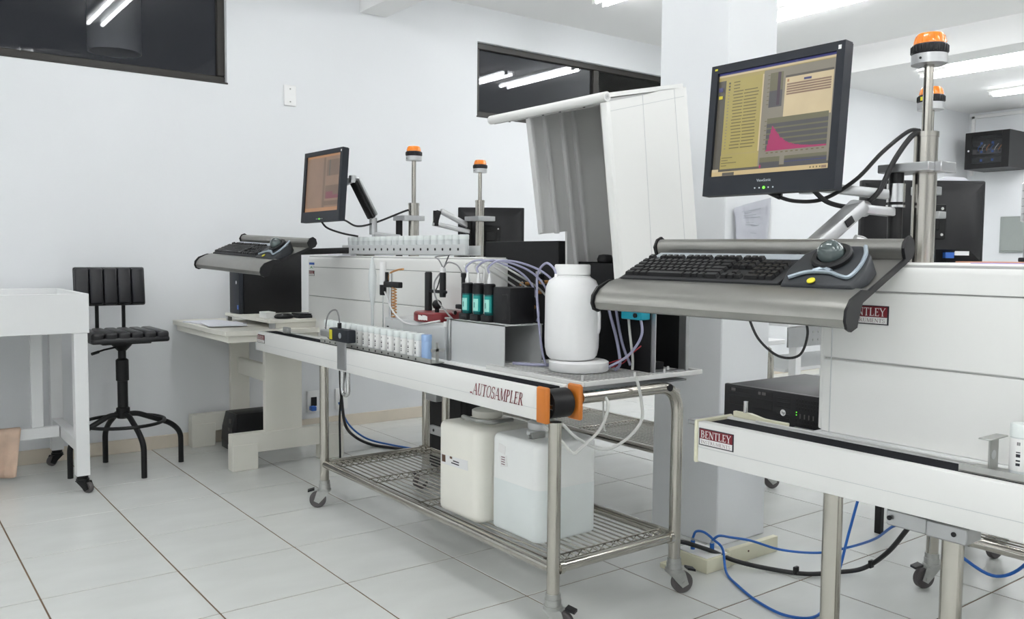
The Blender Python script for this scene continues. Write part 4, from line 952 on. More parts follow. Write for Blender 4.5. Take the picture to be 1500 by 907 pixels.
# ------------------------------------------------------------------ carboys
def carboy(label, x0, x1, y0, y1, z0, z1, m, liquid=None, kind=0):
    t = thing('carboy', label, 'carboy', ((x0+x1)/2, (y0+y1)/2, z0), group='carboys on the cart shelf')
    def shell(e, za, zb, dome):
        b = MB(); r = b.box(x0-e, x1+e, y0-e, y1+e, za, zb)
        ve = [q for q in b.bm.edges if abs(q.verts[0].co.z-q.verts[1].co.z) > .05]
        bmesh.ops.bevel(b.bm, geom=ve, offset=.035, segments=5, profile=.5, affect='EDGES')
        he = [q for q in b.bm.edges if abs(q.verts[0].co.z-q.verts[1].co.z) < .001 and (dome or abs(q.verts[0].co.z-za) < .001)]
        bmesh.ops.bevel(b.bm, geom=he, offset=.022 if dome else .012, segments=4, profile=.5, affect='EDGES'); return b
    body = shell(0, z0, z1, True).obj('carboy_body', m, t)
    if liquid: shell(.0006, z0+.001, liquid, False).obj('liquid_fill', 'liquid', t)
    cx, cy = (x0+x1)/2, (y0+y1)/2
    MB().lathe([(.062, z1-.004), (.06, z1+.012), (.045, z1+.016), (.045, z1+.03)], (cx, cy, 0), 28).obj('neck', m, t)
    cap = MB(); cap.lathe([(.054, z1+.018), (.057, z1+.022), (.057, z1+.042), (.05, z1+.046), (.01, z1+.046)], (cx, cy, 0), 28); cap.obj('screw_cap', 'carboy_milky' if kind == 0 else 'cap_white', t)
    if kind == 0:
        h = MB(); h.tube(fillet([(cx-.07, cy+.05, z1+.012), (cx-.09, cy+.03, z1+.022), (cx-.09, cy-.06, z1+.02), (cx-.06, cy-.11, z1+.018), (cx+.03, cy-.115, z1+.02)], .02, 5), .008, 8); h.obj('wire_bail', 'zinc', t)
        lb = MB().box(x0-.0012, x0+.0, y0+.06, y0+.235, z0+.18, z0+.215, rot=Matrix.Rotation(-.04, 3, 'X')).obj('worn_label', 'label_white', t, 0)
        k = MB(); k.box(x0-.002, x0-.001, y0+.205, y0+.228, z0+.186, z0+.212, rot=Matrix.Rotation(-.04, 3, 'X')); k.box(x0-.002, x0-.001, y0+.16, y0+.175, z0+.206, z0+.214); k.obj('stain', 'rubber_brown', lb, 0)
        k = MB()
        for i in range(2): k.box(x0-.002, x0-.001, y0+.115, y0+.165-.012*i, z0+.19+i*.009, z0+.194+i*.009)
        k.obj('print', 'ink', lb, 0)
    else:
        h = MB(); h.box(x0+.04, x0+.1, cy-.05, cy-.035, z1, z1+.02, .002, 1); h.cyl((x0+.03, cy-.04, z1+.008), (x0+.12, cy-.04, z1+.008), .007, seg=10); h.obj('spigot', 'zinc', t)
        k = MB(); k.box(x0-.0012, x0, y1-.09, y1-.05, z0+.27, z0+.30, rot=Matrix.Rotation(.15, 3, 'X')); k.box(x0-.0012, x0, y1-.10, y1-.06, z0+.225, z0+.262, rot=Matrix.Rotation(-.2, 3, 'X')); lb = k.obj('worn_label', 'label_white', t, 0)
        k = MB()
        for i in range(4): k.box(x0-.002, x0-.0012, y1-.088, y1-.068, z0+.232+i*.008, z0+.235+i*.008)
        k.obj('print', 'ink_light', lb, 0)
    return t
carboy('milky white carboy with a worn strip label on the cart shelf', 1.705, 1.975, 2.455, 2.72, .212, .548, 'carboy_milky')
carboy('clearer carboy half full of liquid in front on the cart shelf', 1.745, 2.01, 2.165, 2.435, .212, .545, 'carboy_clear', .39, 1)

# ------------------------------------------------------------------ keyboard trays, keyboards, trackballs
def frame_at(o, org, xa, ya):
    x = V(xa).normalized(); y = V(ya); y = (y-x*y.dot(x)).normalized(); z = x.cross(y); T = Matrix.Identity(4)
    for i in range(3): T[i][0], T[i][1], T[i][2], T[i][3] = x[i], y[i], z[i], org[i]
    o.matrix_world = T; o.rotation_mode = 'XYZ'; o.location = T.to_translation(); o.rotation_euler = T.to_euler(); return T
def station(FL, FR, BL, parts, who):
    FL, FR, BL = V(FL), V(FR), V(BL); o = (FL+FR)/2
    t = thing('keyboard_tray', 'brushed aluminium keyboard tray %s' % who[0], 'keyboard tray', local=True, group='keyboard trays'); T = frame_at(t, o, FR-FL, BL-FL); tray_local(t)
    kb = thing('keyboard', 'black computer keyboard on the tray %s' % who[1], 'keyboard', local=True, group='keyboards'); frame_at(kb, T @ V(-.088, .068, .004), FR-FL, BL-FL); keyboard_local(kb, parts)
    tb = thing('trackball', 'dark trackball mouse with grey ball on the tray %s' % who[1], 'trackball', local=True, group='trackballs'); frame_at(tb, T @ V(.228, .058, .004), FR-FL, BL-FL); trackball_local(tb)
    return t, T
tr2, T2 = station((1.504, 1.643, 1.066), (1.565, .946, 1.062), (1.763, 1.666, 1.172), True, ('before the right analyser housing', 'near the large yellow screen'))
tr1, T1 = station((1.403, 4.56, 1.122), (1.5, 3.87, 1.096), (1.66, 4.596, 1.222), False, ('above the white desk at the wall', 'above the white desk'))
tag(MB().box(-.3, .05, .20, .245, .004, .006).obj('paper_sheet', 'paper'), 'white paper strip behind the keys of the near keyboard', 'paper'); o = bpy.data.objects[-1] if 0 else None
for ob in bpy.data.objects:
    if ob.get('label') == 'white paper strip behind the keys of the near keyboard':
        ob.matrix_world = T2 @ Matrix.Identity(4); ob.location = T2.to_translation(); ob.rotation_euler = T2.to_euler()
ab = MB(); p = T1 @ V(-.3, .26, .03)
# cables hanging below near tray
cable('cable', [T2.inverted() @ V(q) for q in ((1.63, 1.28, 1.08), (1.64, 1.265, 1.02), (1.66, 1.25, .97), (1.68, 1.21, .935), (1.70, 1.17, .94), (1.70, 1.15, .99), (1.69, 1.155, 1.04), (1.68, 1.15, 1.09))], .003, 'cable_black', tr2)
cable('cable', [T2.inverted() @ V(q) for q in ((1.66, 1.24, 1.08), (1.68, 1.19, 1.04), (1.70, 1.15, 1.04), (1.71, 1.1, 1.07))], .003, 'cable_black', tr2)

# ------------------------------------------------------------------ monitors on arms
mon2, r_, u_, n_ = monitor('lcd_monitor', 'dark LCD monitor showing a pink graph on a yellow screen', .405, .356, (1.865, 1.607, 1.328), (.0, -.404, -.002), (.027, .004, .354), screen_near, 'monitors on arms')
mon1, _, _, _ = monitor('lcd_monitor', 'dark LCD monitor with brownish screen above the white housing', .38, .356, (1.822, 4.232, 1.318), (.03, -.38, .004), (.028, .003, .354), screen_far, 'monitors on arms', False)
def on_mon(m, pts): 
    bpy.context.view_layer.update(); I = m.matrix_world.inverted(); return [I @ V(q) for q in pts]
cable('power_cable', on_mon(mon2, [(1.90, 1.40, 1.335), (1.905, 1.385, 1.318), (1.92, 1.34, 1.305), (1.945, 1.28, 1.31), (1.97, 1.21, 1.355), (2.0, 1.16, 1.42), (2.05, 1.125, 1.47), (2.085, 1.115, 1.475)]), .005, 'cable_black', mon2)
MB().cyl(*on_mon(mon2, [(1.896, 1.415, 1.335), (1.905, 1.38, 1.318)]), .009, seg=10).obj('cable_plug', 'black_plastic', mon2)
cable('signal_cable', on_mon(mon2, [(1.92, 1.30, 1.335), (1.95, 1.27, 1.30), (1.99, 1.22, 1.29), (2.0, 1.17, 1.32), (2.02, 1.14, 1.40), (2.06, 1.12, 1.46), (2.085, 1.11, 1.468)]), .0065, 'cable_black', mon2)
cable('power_cable', on_mon(mon1, [(1.87, 3.90, 1.33), (1.92, 3.92, 1.325), (2.0, 3.95, 1.30), (2.1, 3.95, 1.32), (2.25, 3.93, 1.38), (2.29, 3.91, 1.395)]), .005, 'cable_black', mon1)
cable('signal_cable', on_mon(mon1, [(1.85, 4.05, 1.325), (1.88, 4.04, 1.29), (1.95, 4.02, 1.265), (2.03, 4.0, 1.25)]), .005, 'cable_black', mon1)

# ------------------------------------------------------------------ beacon posts with arms
p2 = beacon_post('beacon_post', 'stainless post with orange beacon beside the large monitor', 2.10, 1.105, 1.152, 1.707)
k = MB(); k.box(2.03, 2.13, 1.06, 1.19, 1.372, 1.393, .002, 1); k.obj('clamp_plate', 'aluminium', p2)
k = MB(); k.box(2.06, 2.135, 1.045, 1.065, 1.37, 1.395, .002, 1); k.obj('clamp_jaw', 'aluminium', p2)
pole = MB().cyl((2.05, 1.15, 1.152), (2.05, 1.15, 1.372), .0175, seg=18).obj('arm_pole', 'black_metal', p2)
MB().cyl((2.05, 1.15, 1.30), (2.05, 1.15, 1.345), .0215, seg=20).obj('pole_collar', 'chrome', pole); MB().cyl((2.05, 1.15, 1.287), (2.05, 1.15, 1.293), .0225, seg=20).obj('pole_collar', 'chrome', pole)
k = MB(); beam(k, (2.05, 1.15, 1.317), (1.945, 1.33, 1.345), .03, .024); k.obj('monitor_arm', 'aluminium', p2)
k = MB(); beam(k, (1.945, 1.33, 1.345), (1.938, 1.40, 1.48), .03, .03); k.cyl((1.945, 1.33, 1.325), (1.945, 1.33, 1.365), .02, seg=18); k.obj('arm_elbow', 'aluminium', p2)
k = MB(); beam(k, (2.05, 1.15, 1.275), (1.955, 1.19, 1.282), .028, .022); k.obj('keyboard_arm_link', 'aluminium', p2)
k = MB(); beam(k, (1.955, 1.188, 1.29), (1.79, 1.23, 1.165), .05, .034, .006); k.cyl((1.93, 1.19, 1.283), (1.98, 1.19, 1.283), .02, seg=18); ar = k.obj('spring_arm', 'aluminium', p2)
k = MB(); beam(k, (1.905, 1.175, 1.256), (1.885, 1.18, 1.241), .006, .018, .001); k.obj('arm_slot', 'black_plastic', ar)
k = MB(); k.box(1.86, 1.90, 1.15, 1.19, 1.155, 1.20, .003, 1); k.obj('arm_joint', 'black_metal', p2)
k = MB(); k.tube(fillet([(1.9, 1.165, 1.205), (1.92, 1.15, 1.2), (1.93, 1.14, 1.165), (2.0, 1.12, 1.162)], .03, 6), .013, 10); k.obj('arm_bracket', 'aluminium', p2)
k = MB(); beam(k, (1.79, 1.23, 1.165), (1.70, 1.28, 1.10), .04, .03); k.obj('tray_mount', 'black_metal', p2)
p1_ = beacon_post('beacon_post', 'stainless post with orange beacon behind the vial rack', 2.30, 3.905, 1.152, 1.716, thin=.29)
k = MB(); k.box(2.22, 2.34, 3.86, 3.98, 1.335, 1.36, .002, 1); k.obj('clamp_plate', 'aluminium', p1_)
k = MB(); k.cyl((2.24, 3.95, 1.152), (2.24, 3.95, 1.335), .0175, seg=16); k.obj('arm_pole', 'black_metal', p1_)
k = MB(); beam(k, (1.955, 3.90, 1.52), (2.09, 3.965, 1.345), .04, .03, .006); k.obj('spring_arm', 'black_metal', p1_)
k = MB(); beam(k, (1.965, 3.885, 1.535), (2.1, 3.95, 1.36), .03, .014, .003); k.cyl((1.95, 3.90, 1.51), (1.95, 3.90, 1.545), .018, seg=14); k.obj('arm_cover', 'aluminium', p1_)
k = MB(); beam(k, (1.90, 3.95, 1.50), (1.955, 3.90, 1.525), .03, .03); k.obj('arm_head', 'aluminium', p1_)
k = MB(); k.cyl((2.095, 3.96, 1.26), (2.095, 3.96, 1.345), .02, seg=16); beam(k, (2.095, 3.96, 1.262), (2.24, 3.95, 1.25), .04, .024); k.obj('lower_link', 'aluminium', p1_)
k = MB(); beam(k, (2.24, 3.95, 1.19), (1.72, 4.2, 1.165), .04, .03); k.obj('keyboard_arm', 'black_metal', p1_)
# desktop computer near the right rail
t = thing('desktop_computer', 'flat black desktop computer behind the right rail, lying below the tray', 'computer', (2.14, 1.42, .703))
k = MB(); k.box(1.965, 2.33, 1.262, 1.582, .703, .803, .003, 2); k.obj('case', 'panel_black', t)
fp = MB().box(1.95, 1.965, 1.26, 1.584, .703, .805, .004, 2).obj('front_panel', 'black_plastic', t)
MB().box(1.9485, 1.95, 1.42, 1.565, .785, .7995, .0006, 1).obj('drive_bay', 'black_plastic', fp); MB().box(1.9485, 1.95, 1.42, 1.565, .75, .776, .0006, 1).obj('drive_bay', 'black_metal', fp)
MB().cyl((1.95, 1.385, .75), (1.9475, 1.385, .75), .0085, seg=20).obj('maker_badge', 'chrome', fp)
sans('maker_letters', 'hp', (1.9472, 1.3905, .7465), XN, ZU, .011, 'ink', fp, .2)
for z in range(7): 
    if z != 3: MB().box(1.9485, 1.95, 1.365, 1.405, .722+z*.0105, .7255+z*.0105).obj('vent_slot', 'panel_black', fp, 0)
k = MB()
for i in range(9):
    for z in range(8):
        if z in (3, 4): continue
        k.box(1.949, 1.9505, 1.27+i*.009, 1.275+i*.009, .712+z*.0105, .719+z*.0105)
tag(k.obj('vent_grille', 'panel_black', fp, 0), kind='stuff')
for i in range(4): MB().box(1.9485, 1.95, 1.332-i*.013, 1.335-i*.013, .742, .754).obj('port', 'rubber', fp, 0)
for z in (.757, .75): MB().cyl((1.95, 1.345, z), (1.949, 1.345, z), .0013, seg=8).obj('status_light', 'led_green', fp)
for y, z, w_ in ((1.55, .792, .014), (1.462, .792, .008), (1.448, .792, .012)): MB().box(1.9478, 1.9486, y-w_/2, y+w_/2, z-.004, z+.004).obj('bay_mark', 'rubber', fp, 0)
# plastic sleeve with paper hung on the column
t = thing('paper_sleeve', 'clear plastic sleeve with printed papers hanging on the column', 'paper', (2.86, 2.21, 1.2))
def wav(u, v): return (2.752+.215*u+.02*(1-v)*(1-u), 2.2155-.006-.012*math.sin(u*5+v*3)*.5-.008*v*u, 1.19+(.215-.05*(1-u)*(v))*v-.03*u*(1-v))
MB().grid(wav, 8, 8).obj('sleeve', 'sleeve', t)
MB().grid(lambda u, v: (lambda p: (p[0]*.96+.11, p[1]+.003, p[2]-.004))(wav(u, v*.94)), 8, 8).obj('printed_sheet', 'paper', t)
k = MB()
for i in range(16): k.quad(*[(lambda p: (p[0]*.96+.11, p[1]+.002, p[2]-.004))(wav(a, b)) for a, b in ((.15, .1+i*.05), (.8-.1*(i % 3), .1+i*.05), (.8-.1*(i % 3), .112+i*.05), (.15, .112+i*.05))])
k.obj('print', 'grey_strip', t, 0)
# ================================================================== LEFT SIDE: TRAY TABLE, STOOL, DESK
t = thing('tray_table', 'white rolling table with a deep tray top at the left edge', 'table', (.2, 4.86, 0))
x0, x1, y0, y1 = -.75, .868, 4.5, 5.24
k = MB(); k.box(x0, x1, y0, y0+.022, .773, .961, .002, 1); k.obj('tray_side', 'white_laminate', t)
k = MB(); k.box(x0, x1, y1-.022, y1, .773, .961, .002, 1); k.obj('tray_side', 'white_laminate', t)
k = MB(); k.box(x1-.022, x1, y0+.022, y1-.022, .773, .961, .002, 1); k.obj('tray_side', 'white_laminate', t)
k = MB(); k.box(x0, x0+.022, y0+.022, y1-.022, .773, .961, .002, 1); k.obj('tray_side', 'white_laminate', t)
MB().box(x0+.022, x1-.022, y0+.022, y1-.022, .775, .80).obj('tray_floor', 'white_laminate', t)
for x in (.800, x0+.01):
    for y in (y0+.003, y1-.065):
        MB().box(x, x+.06, y, y+.06, .085, .773, .002, 1).obj('leg', 'white_laminate', t)
        caster(t, x+.03, y+.03, .087, R(-50 if y < 4.8 else 200), .026, 'black_metal', 'rubber', False)
    MB().box(x+.004, x+.056, y0+.063, y1-.065, .2, .26, .002, 1).obj('side_rail', 'white_laminate', t)
MB().box(x0+.07, .80, 4.93, 4.965, .205, .262, .002, 1).obj('stretcher', 'white_laminate', t)
for x in (.675, .05, -.55): MB().box(x, x+.055, 4.935, 4.96, .262, .775, .002, 1).obj('upright', 'white_laminate', t)
# brown paper hanging over the stretcher
rr = random.Random(5); 
def clothf(u, v):
    zz = .268-.225*v-.02*math.sin(u*9)*v; return (.28+.345*u-.03*v*u, 4.925-.004-.02*math.sin(u*12+v*2)*v-.012*math.sin(u*27)*v, zz)
k = MB(); k.grid(clothf, 26, 10); k.grid(lambda u, v: (.28+.345*u, 4.921+.05*v, .268+.001*math.sin(u*9)), 10, 2)
k = k.obj('wrapping_paper', 'kraft'); sm = k.modifiers.new('thick', 'SOLIDIFY'); sm.thickness = .0015
tag(k, 'pinkish brown crumpled paper hanging below the tray table', 'paper')

# black drafting stool
cx, cy = 1.095, 4.875
t = thing('drafting_stool', 'black vinyl drafting stool with foot ring against the wall', 'stool', (cx, cy, 0))
for a, rad in ((3, .30), (-79, .235), (186, .265), (100, .24)):
    d = Vector((math.cos(R(a)), math.sin(R(a)), 0)); c = V(cx, cy, 0)
    k = MB(); k.tube(fillet([c+d*.02+V(0, 0, .30), c+d*.07+V(0, 0, .30), c+d*(rad-.05)+V(0, 0, .225), c+d*rad+V(0, 0, .17), c+d*rad], .07, 6), .0145, 10); k.obj('leg', 'black_metal', t)
k = MB(); k.tube([(cx+.205*math.cos(i*PI/20), cy+.205*math.sin(i*PI/20), .262) for i in range(40)], .009, 8, closed=True); k.obj('foot_ring', 'black_metal', t)
MB().lathe([(.028, .28), (.034, .285), (.034, .335), (.026, .34), (.026, .48), (.032, .482), (.032, .59), (.027, .595), (.02, .60), (.02, .67)], (cx, cy, 0), 20).obj('column', 'black_metal', t)
MB().lathe([(.022, .64), (.05, .67), (.05, .685)], (cx, cy, 0), 18).obj('seat_socket', 'black_metal', t)
MB().tube([(cx-.03, cy-.02, .662), (cx-.1, cy-.06, .655), (cx-.15, cy-.09, .645)], .005, 8).obj('height_lever', 'black_metal', t); MB().cyl((cx-.13, cy-.08, .648), (cx-.165, cy-.1, .641), .008, seg=10).obj('lever_grip', 'black_plastic', t)
MB().box(cx-.12, cx+.12, cy-.12, cy+.14, .683, .695, .003, 1).obj('seat_pan', 'black_metal', t)
def pad(parent, nm, u0, u1, n, fn, m):
    """row of stuffed channels"""
    for i in range(n):
        a, b = u0+(u1-u0)*i/n, u0+(u1-u0)*(i+1)/n; fn(parent, a, b)
seat = MB().box(cx-.185, cx+.195, cy-.19, cy+.17, .695, .725, .012, 3).obj('seat', 'black_vinyl', t)
for i in range(6):
    a = cx-.183+i*.0628; MB().box(a, a+.0615, cy-.188, cy+.165, .708, .752, .014, 3).obj('seat_channel', 'black_vinyl', seat)
by = cy+.195
for dx in (-.075, .06): MB().tube(fillet([(cx+dx, cy+.1, .69), (cx+dx, by+.02, .69), (cx+dx, by+.02, 1.0)], .04, 5), .01, 8).obj('back_bar', 'black_metal', t)
tilt = Matrix.Rotation(R(-6), 3, 'X')
bk = MB().box(cx-.19, cx+.17, by-.012, by+.012, .868, 1.078, .01, 2, tilt, (cx, by, .87)).obj('backrest', 'black_vinyl', t)
for i in range(5):
    a = cx-.186+i*.0705; MB().box(a, a+.069, by-.034, by, .874, 1.072, .013, 3, tilt, (cx, by, .87)).obj('back_channel', 'black_vinyl', bk)

# white desk against the wall
t = thing('office_desk', 'cream desk with sled feet standing against the wall', 'desk', (1.9, 4.85, 0))
MB().box(1.47, 2.32, 4.36, 5.285, .735, .762, .003, 1).obj('desk_top', 'ivory_laminate', t)
MB().box(1.49, 2.30, 4.38, 4.40, .70, .735, .002, 1).obj('apron', 'ivory_laminate', t); MB().box(1.49, 1.51, 4.40, 5.27, .70, .735, .002, 1).obj('apron', 'ivory_laminate', t)
for yf, a, b in ((4.5, 1.735, 1.945), (5.2, 1.79, 1.905)):
    MB().box(a, b, yf+.015, yf+.05, .19, .735, .002, 1).obj('leg', 'ivory_laminate', t)
    MB().box(1.548, 2.188, yf, yf+.065, .09, .195, .002, 1).obj('sled_foot', 'ivory_laminate', t)
    for xx in (1.547, 2.05): MB().box(xx, xx+.14, yf-.004, yf+.069, 0, .14, .003, 1).obj('foot_block', 'ivory_laminate', t)
MB().box(1.835, 1.86, 4.55, 5.215, .425, .525, .002, 1).obj('stretcher', 'ivory_laminate', t)
t = thing('desk_shelf', 'low white shelf platform raised on the desk', 'shelf', (2.0, 4.75, .762))
MB().box(1.72, 2.32, 4.4, 5.1, .79, .808, .002, 1).obj('shelf_board', 'ivory_laminate', t)
for y in (4.405, 5.07): MB().box(1.725, 1.75, y, y+.025, .762, .79).obj('shelf_foot', 'aluminium', t)
MB().box(1.755, 2.32, 4.41, 4.428, .762, .79, .001, 1).obj('shelf_riser', 'ivory_laminate', t)
t = thing('desktop_tower', 'black desktop tower with blue sticker on the desk shelf', 'computer', (1.92, 4.99, .808))
MB().box(1.765, 2.12, 4.915, 5.075, .808, 1.165, .004, 2).obj('case', 'panel_black', t)
fp = MB().box(1.738, 1.765, 4.915, 5.075, .808, 1.165, .006, 2).obj('front_panel', 'bezel', t)
MB().cyl((1.738, 4.955, .99), (1.736, 4.955, .99), .01, seg=16).obj('maker_badge', 'chrome', fp)
MB().box(1.7365, 1.738, 4.925, 4.945, .835, .86).obj('sticker', 'sticker_blue', fp, 0)
MB().box(1.7365, 1.738, 4.95, 5.06, 1.1, 1.14, .0008, 1).obj('drive_bay', 'black_plastic', fp)
t = thing('desk_monitor', 'black monitor with dark purple screen on the desk shelf', 'monitor', (2.2, 4.62, .808))
MB().lathe([(.09, .808), (.09, .818), (.03, .824), (.02, .86), (.018, .95)], (2.22, 4.66, 0), 24).obj('stand', 'black_plastic', t)
MB().box(2.06, 2.42, 4.61, 4.645, .87, 1.13, .006, 2).obj('bezel', 'black_plastic', t); MB().box(2.08, 2.40, 4.607, 4.61, .91, 1.11).obj('screen', 'scr_purple', t, 0)
t = thing('desk_keyboard', 'black keyboard lying on the desk shelf', 'keyboard', (2.1, 4.5, .808))
MB().box(1.90, 2.32, 4.45, 4.585, .808, .824, .003, 1).obj('keyboard_case', 'key_tray', t)
k = MB()
for i in range(18):
    for j in range(5): k.box(1.912+i*.0222, 1.932+i*.0222, 4.46+j*.024, 4.48+j*.024, .824, .831)
tag(k.obj('key_block', 'key_black', t, 0), kind='stuff')
t = thing('computer_mouse', 'small black mouse on the edge of the desk shelf', 'mouse', (1.84, 4.47, .808))
k = MB(); k.lathe([(.02, .808), (.028, .812), (.029, .822), (.02, .835), (.004, .838)], (0, 0, 0), 20)
for v in k.bm.verts: v.co.x = 1.83+v.co.x*1.9; v.co.y = 4.48+v.co.y*1.1
k.obj('mouse_shell', 'black_plastic', t); MB().box(1.79, 1.82, 4.478, 4.482, .828, .833).obj('scroll_wheel', 'rubber', t)
t = thing('card_box', 'small white carton on the desk shelf beside the mouse', 'box', (1.77, 4.62, .808))
MB().box(1.745, 1.80, 4.52, 4.62, .808, .842, .002, 1).obj('carton', 'label_white', t); MB().box(1.80, 1.83, 4.5, 4.6, .808, .814, .001, 1).obj('carton_flap', 'paper', t)
k = MB(); k.box(1.50, 1.70, 4.75, 5.1, .762, .768, rot=Matrix.Rotation(.2, 3, 'Z')); tag(k.obj('paper_sheet', 'paper'), 'lower sheets of white paper on the cream desk', 'paper', 'papers on the desk')
k = MB(); k.box(1.49, 1.69, 4.6, 4.9, .768, .772, rot=Matrix.Rotation(-.15, 3, 'Z')); tag(k.obj('paper_sheet', 'paper'), 'upper sheet of white paper on the cream desk', 'paper', 'papers on the desk')
t = thing('desktop_tower', 'black computer on the floor under the cream desk', 'computer', (1.9, 5.02, 0))
MB().box(1.73, 2.12, 4.93, 5.10, .008, .225, .004, 2).obj('case', 'panel_black', t)
k = MB(); k.prism([(1.73, 4.93, .008), (1.73, 4.93, .225), (1.715, 4.93, .222), (1.695, 4.93, .14), (1.688, 4.93, .06), (1.69, 4.93, .012)], (0, .17, 0), .003); fp = k.obj('front_panel', 'black_plastic', t)
k = MB(); k.box(1.6935, 1.70, 4.97, 5.0, .10, .14, .001, 1); k.obj('port_panel', 'rubber', fp); MB().box(1.70, 1.712, 4.97, 5.0, .165, .19, .001, 1).obj('port_panel', 'rubber', fp)
for x in (1.78, 2.06): MB().box(x, x+.03, 4.95, 5.08, 0, .008).obj('foot', 'rubber', t)
# wall plates and sockets
t = thing('wall_plate', 'blank white switch plate high on the wall', 'wall plate', (2.21, 5.297, 2.16)); MB().box(2.172, 2.254, 5.291, 5.3, 2.095, 2.225, .006, 3).obj('plate', 'cap_white', t)
for z in (2.12, 2.2): MB().cyl((2.213, 5.291, z), (2.213, 5.289, z), .005, seg=10).obj('screw', 'zinc', t)
for i, x in enumerate((2.36, 2.56)):
    t = thing('wall_socket', ('left' if i == 0 else 'right')+' of two low wall sockets beside the desk leg', 'socket', (x, 5.297, .2), group='low wall sockets')
    MB().box(x-.045, x+.045, 5.288, 5.3, .12, .26, .004, 2).obj('plate', 'cap_white', t); MB().box(x-.02, x+.02, 5.283, 5.288, .16, .22, .002, 1).obj('socket_face', 'black_plastic' if i == 0 else 'label_white', t)
    if i == 0: MB().box(x-.035, x+.0, 5.24, 5.283, .135, .165, .004, 1).obj('plug', 'sticker_blue', t)
# ================================================================== SECOND ROW, FAR END, CABLES
cart3 = make_cart('stainless cart in the back row behind the autosampler cart', 2.66, 4.45, 3.13, 3.62)
cart4 = make_cart('stainless cart in the back row behind the right analyser', -.3, 1.5, 3.0, 3.53)
MB().box(2.78, 3.66, 2.6, 4.55, .735, .757, .003, 1).obj('deck_plate', 'white_laminate', cart3)
MB().box(2.78, 3.6, -.4, 1.56, .735, .757, .003, 1).obj('deck_plate', 'white_laminate', cart4)
def back_housing(label, y0, y1):
    t = thing('analyser_housing', label, 'analyser', (3.05, (y0+y1)/2, .757), group='white analyser housings')
    MB().box(2.80, 3.30, y0, y1, .757, 1.145, .008, 2).obj('back_cover', 'housing_white', t)
    MB().box(3.30, 3.31, y0+.01, y1-.01, .77, 1.13, .002, 1).obj('front_panel', 'housing_white', t)
    MB().box(2.797, 2.80, y0+.1, y1-.1, .8, 1.1, .001, 1).obj('service_panel', 'sheet_grey', t)
back_housing('white analyser housing in the back row beyond the hood', 2.62, 4.5); back_housing('white analyser housing in the back row behind the right analyser', -.38, 1.53)
p3_ = beacon_post('beacon_post', 'stainless post with orange beacon before the far black monitor', 2.96, 4.255, 1.145, 1.722)
k = MB(); k.box(2.9, 3.02, 4.18, 4.33, 1.362, 1.39, .002, 1); k.obj('clamp_plate', 'aluminium', p3_)
k = MB(); k.cyl((2.93, 4.32, 1.145), (2.93, 4.32, 1.362), .0175, seg=14); k.obj('arm_pole', 'black_metal', p3_)
k = MB(); beam(k, (2.93, 4.32, 1.30), (2.71, 4.38, 1.345), .035, .026); k.obj('lower_link', 'aluminium', p3_)
k = MB(); beam(k, (2.72, 4.37, 1.345), (2.74, 4.36, 1.42), .03, .03); k.cyl((2.725, 4.37, 1.33), (2.725, 4.37, 1.42), .017, seg=12); k.obj('arm_elbow', 'black_metal', p3_)
k = MB(); beam(k, (2.75, 4.36, 1.42), (2.93, 4.33, 1.335), .034, .03); k.obj('spring_arm', 'aluminium', p3_)
p4_ = beacon_post('beacon_post', 'stainless post with orange beacon partly behind the near post', 2.83, 1.478, 1.145, 1.723)
k = MB(); k.box(2.80, 2.87, 1.45, 1.52, 1.372, 1.40, .002, 1); k.obj('clamp_plate', 'aluminium', p4_)
MB().box(2.788, 2.7885+.002, 1.462, 1.492, 1.678, 1.69).obj('warning_label', 'yellow', p4_, 0)
k = MB(); k.box(2.83, 2.875, 1.435, 1.48, 1.295, 1.318, .002, 1); k.obj('clamp_jaw', 'aluminium', p4_)
def screen_plain(t, x0, x1, y0, y1): 
    m = MB(); m.quad((x0, y0, -.008), (x1, y0, -.008), (x1, y1, -.008), (x0, y1, -.008)); m.obj('screen', 'scr_purple', t, 0, fixn=False)
def back_monitor(label, c, w, h, yaw):
    """monitor whose black back looks at the viewer; c = bottom centre"""
    t = thing('lcd_monitor', label, 'monitor', c, rot=(0, 0, yaw), group='monitors seen from behind', local=True)
    MB().box(-w/2, w/2, -.012, .02, 0, h, .006, 2).obj('bezel', 'black_plastic', t)
    k = MB(); A = [(-w/2+.01, .01), (w/2-.01, .01), (w/2-.01, h-.01), (-w/2+.01, h-.01)]; B = [(-w/2+.07, .05), (w/2-.07, .05), (w/2-.07, h-.06), (-w/2+.07, h-.06)]
    va = [k.bm.verts.new((x, -.012, z)) for x, z in A]; vb = [k.bm.verts.new((x, -.05, z)) for x, z in B]; k.bm.faces.new(va); k.bm.faces.new(vb[::-1])
    for j in range(4): k.bm.faces.new((va[j], vb[j], vb[(j+1) % 4], va[(j+1) % 4]))
    k.obj('back_cover', 'black_plastic', t)
    MB().box(-.06, .06, -.056, -.05, h/2-.06, h/2+.06, .002, 1).obj('mount_plate', 'black_metal', t)
    for x in (-.045, .045):
        for z in (-.045, .045): MB().cyl((x, -.056, h/2+z), (x, -.0585, h/2+z), .005, seg=8).obj('screw', 'zinc', t)
    MB().box(-w/2+.02, w/2-.02, .0195, .021, .02, h-.02).obj('screen', 'scr_purple', t, 0)
    MB().box(-.03, .03, -.05, -.02, -.005, .05).obj('connector_cover', 'black_metal', t)
    k = MB(); k.box(-.03, .03, -.075, -.056, h/2-.03, h/2+.03, .004, 1); k.obj('mount_head', 'black_metal', t); return t
back_monitor('black back of a monitor behind the farther beacon post', (3.10, 4.335, 1.10), .405, .352, -math.atan2(.241, .32))
D0, D1 = (2.80, 1.725), (3.19, 1.435)
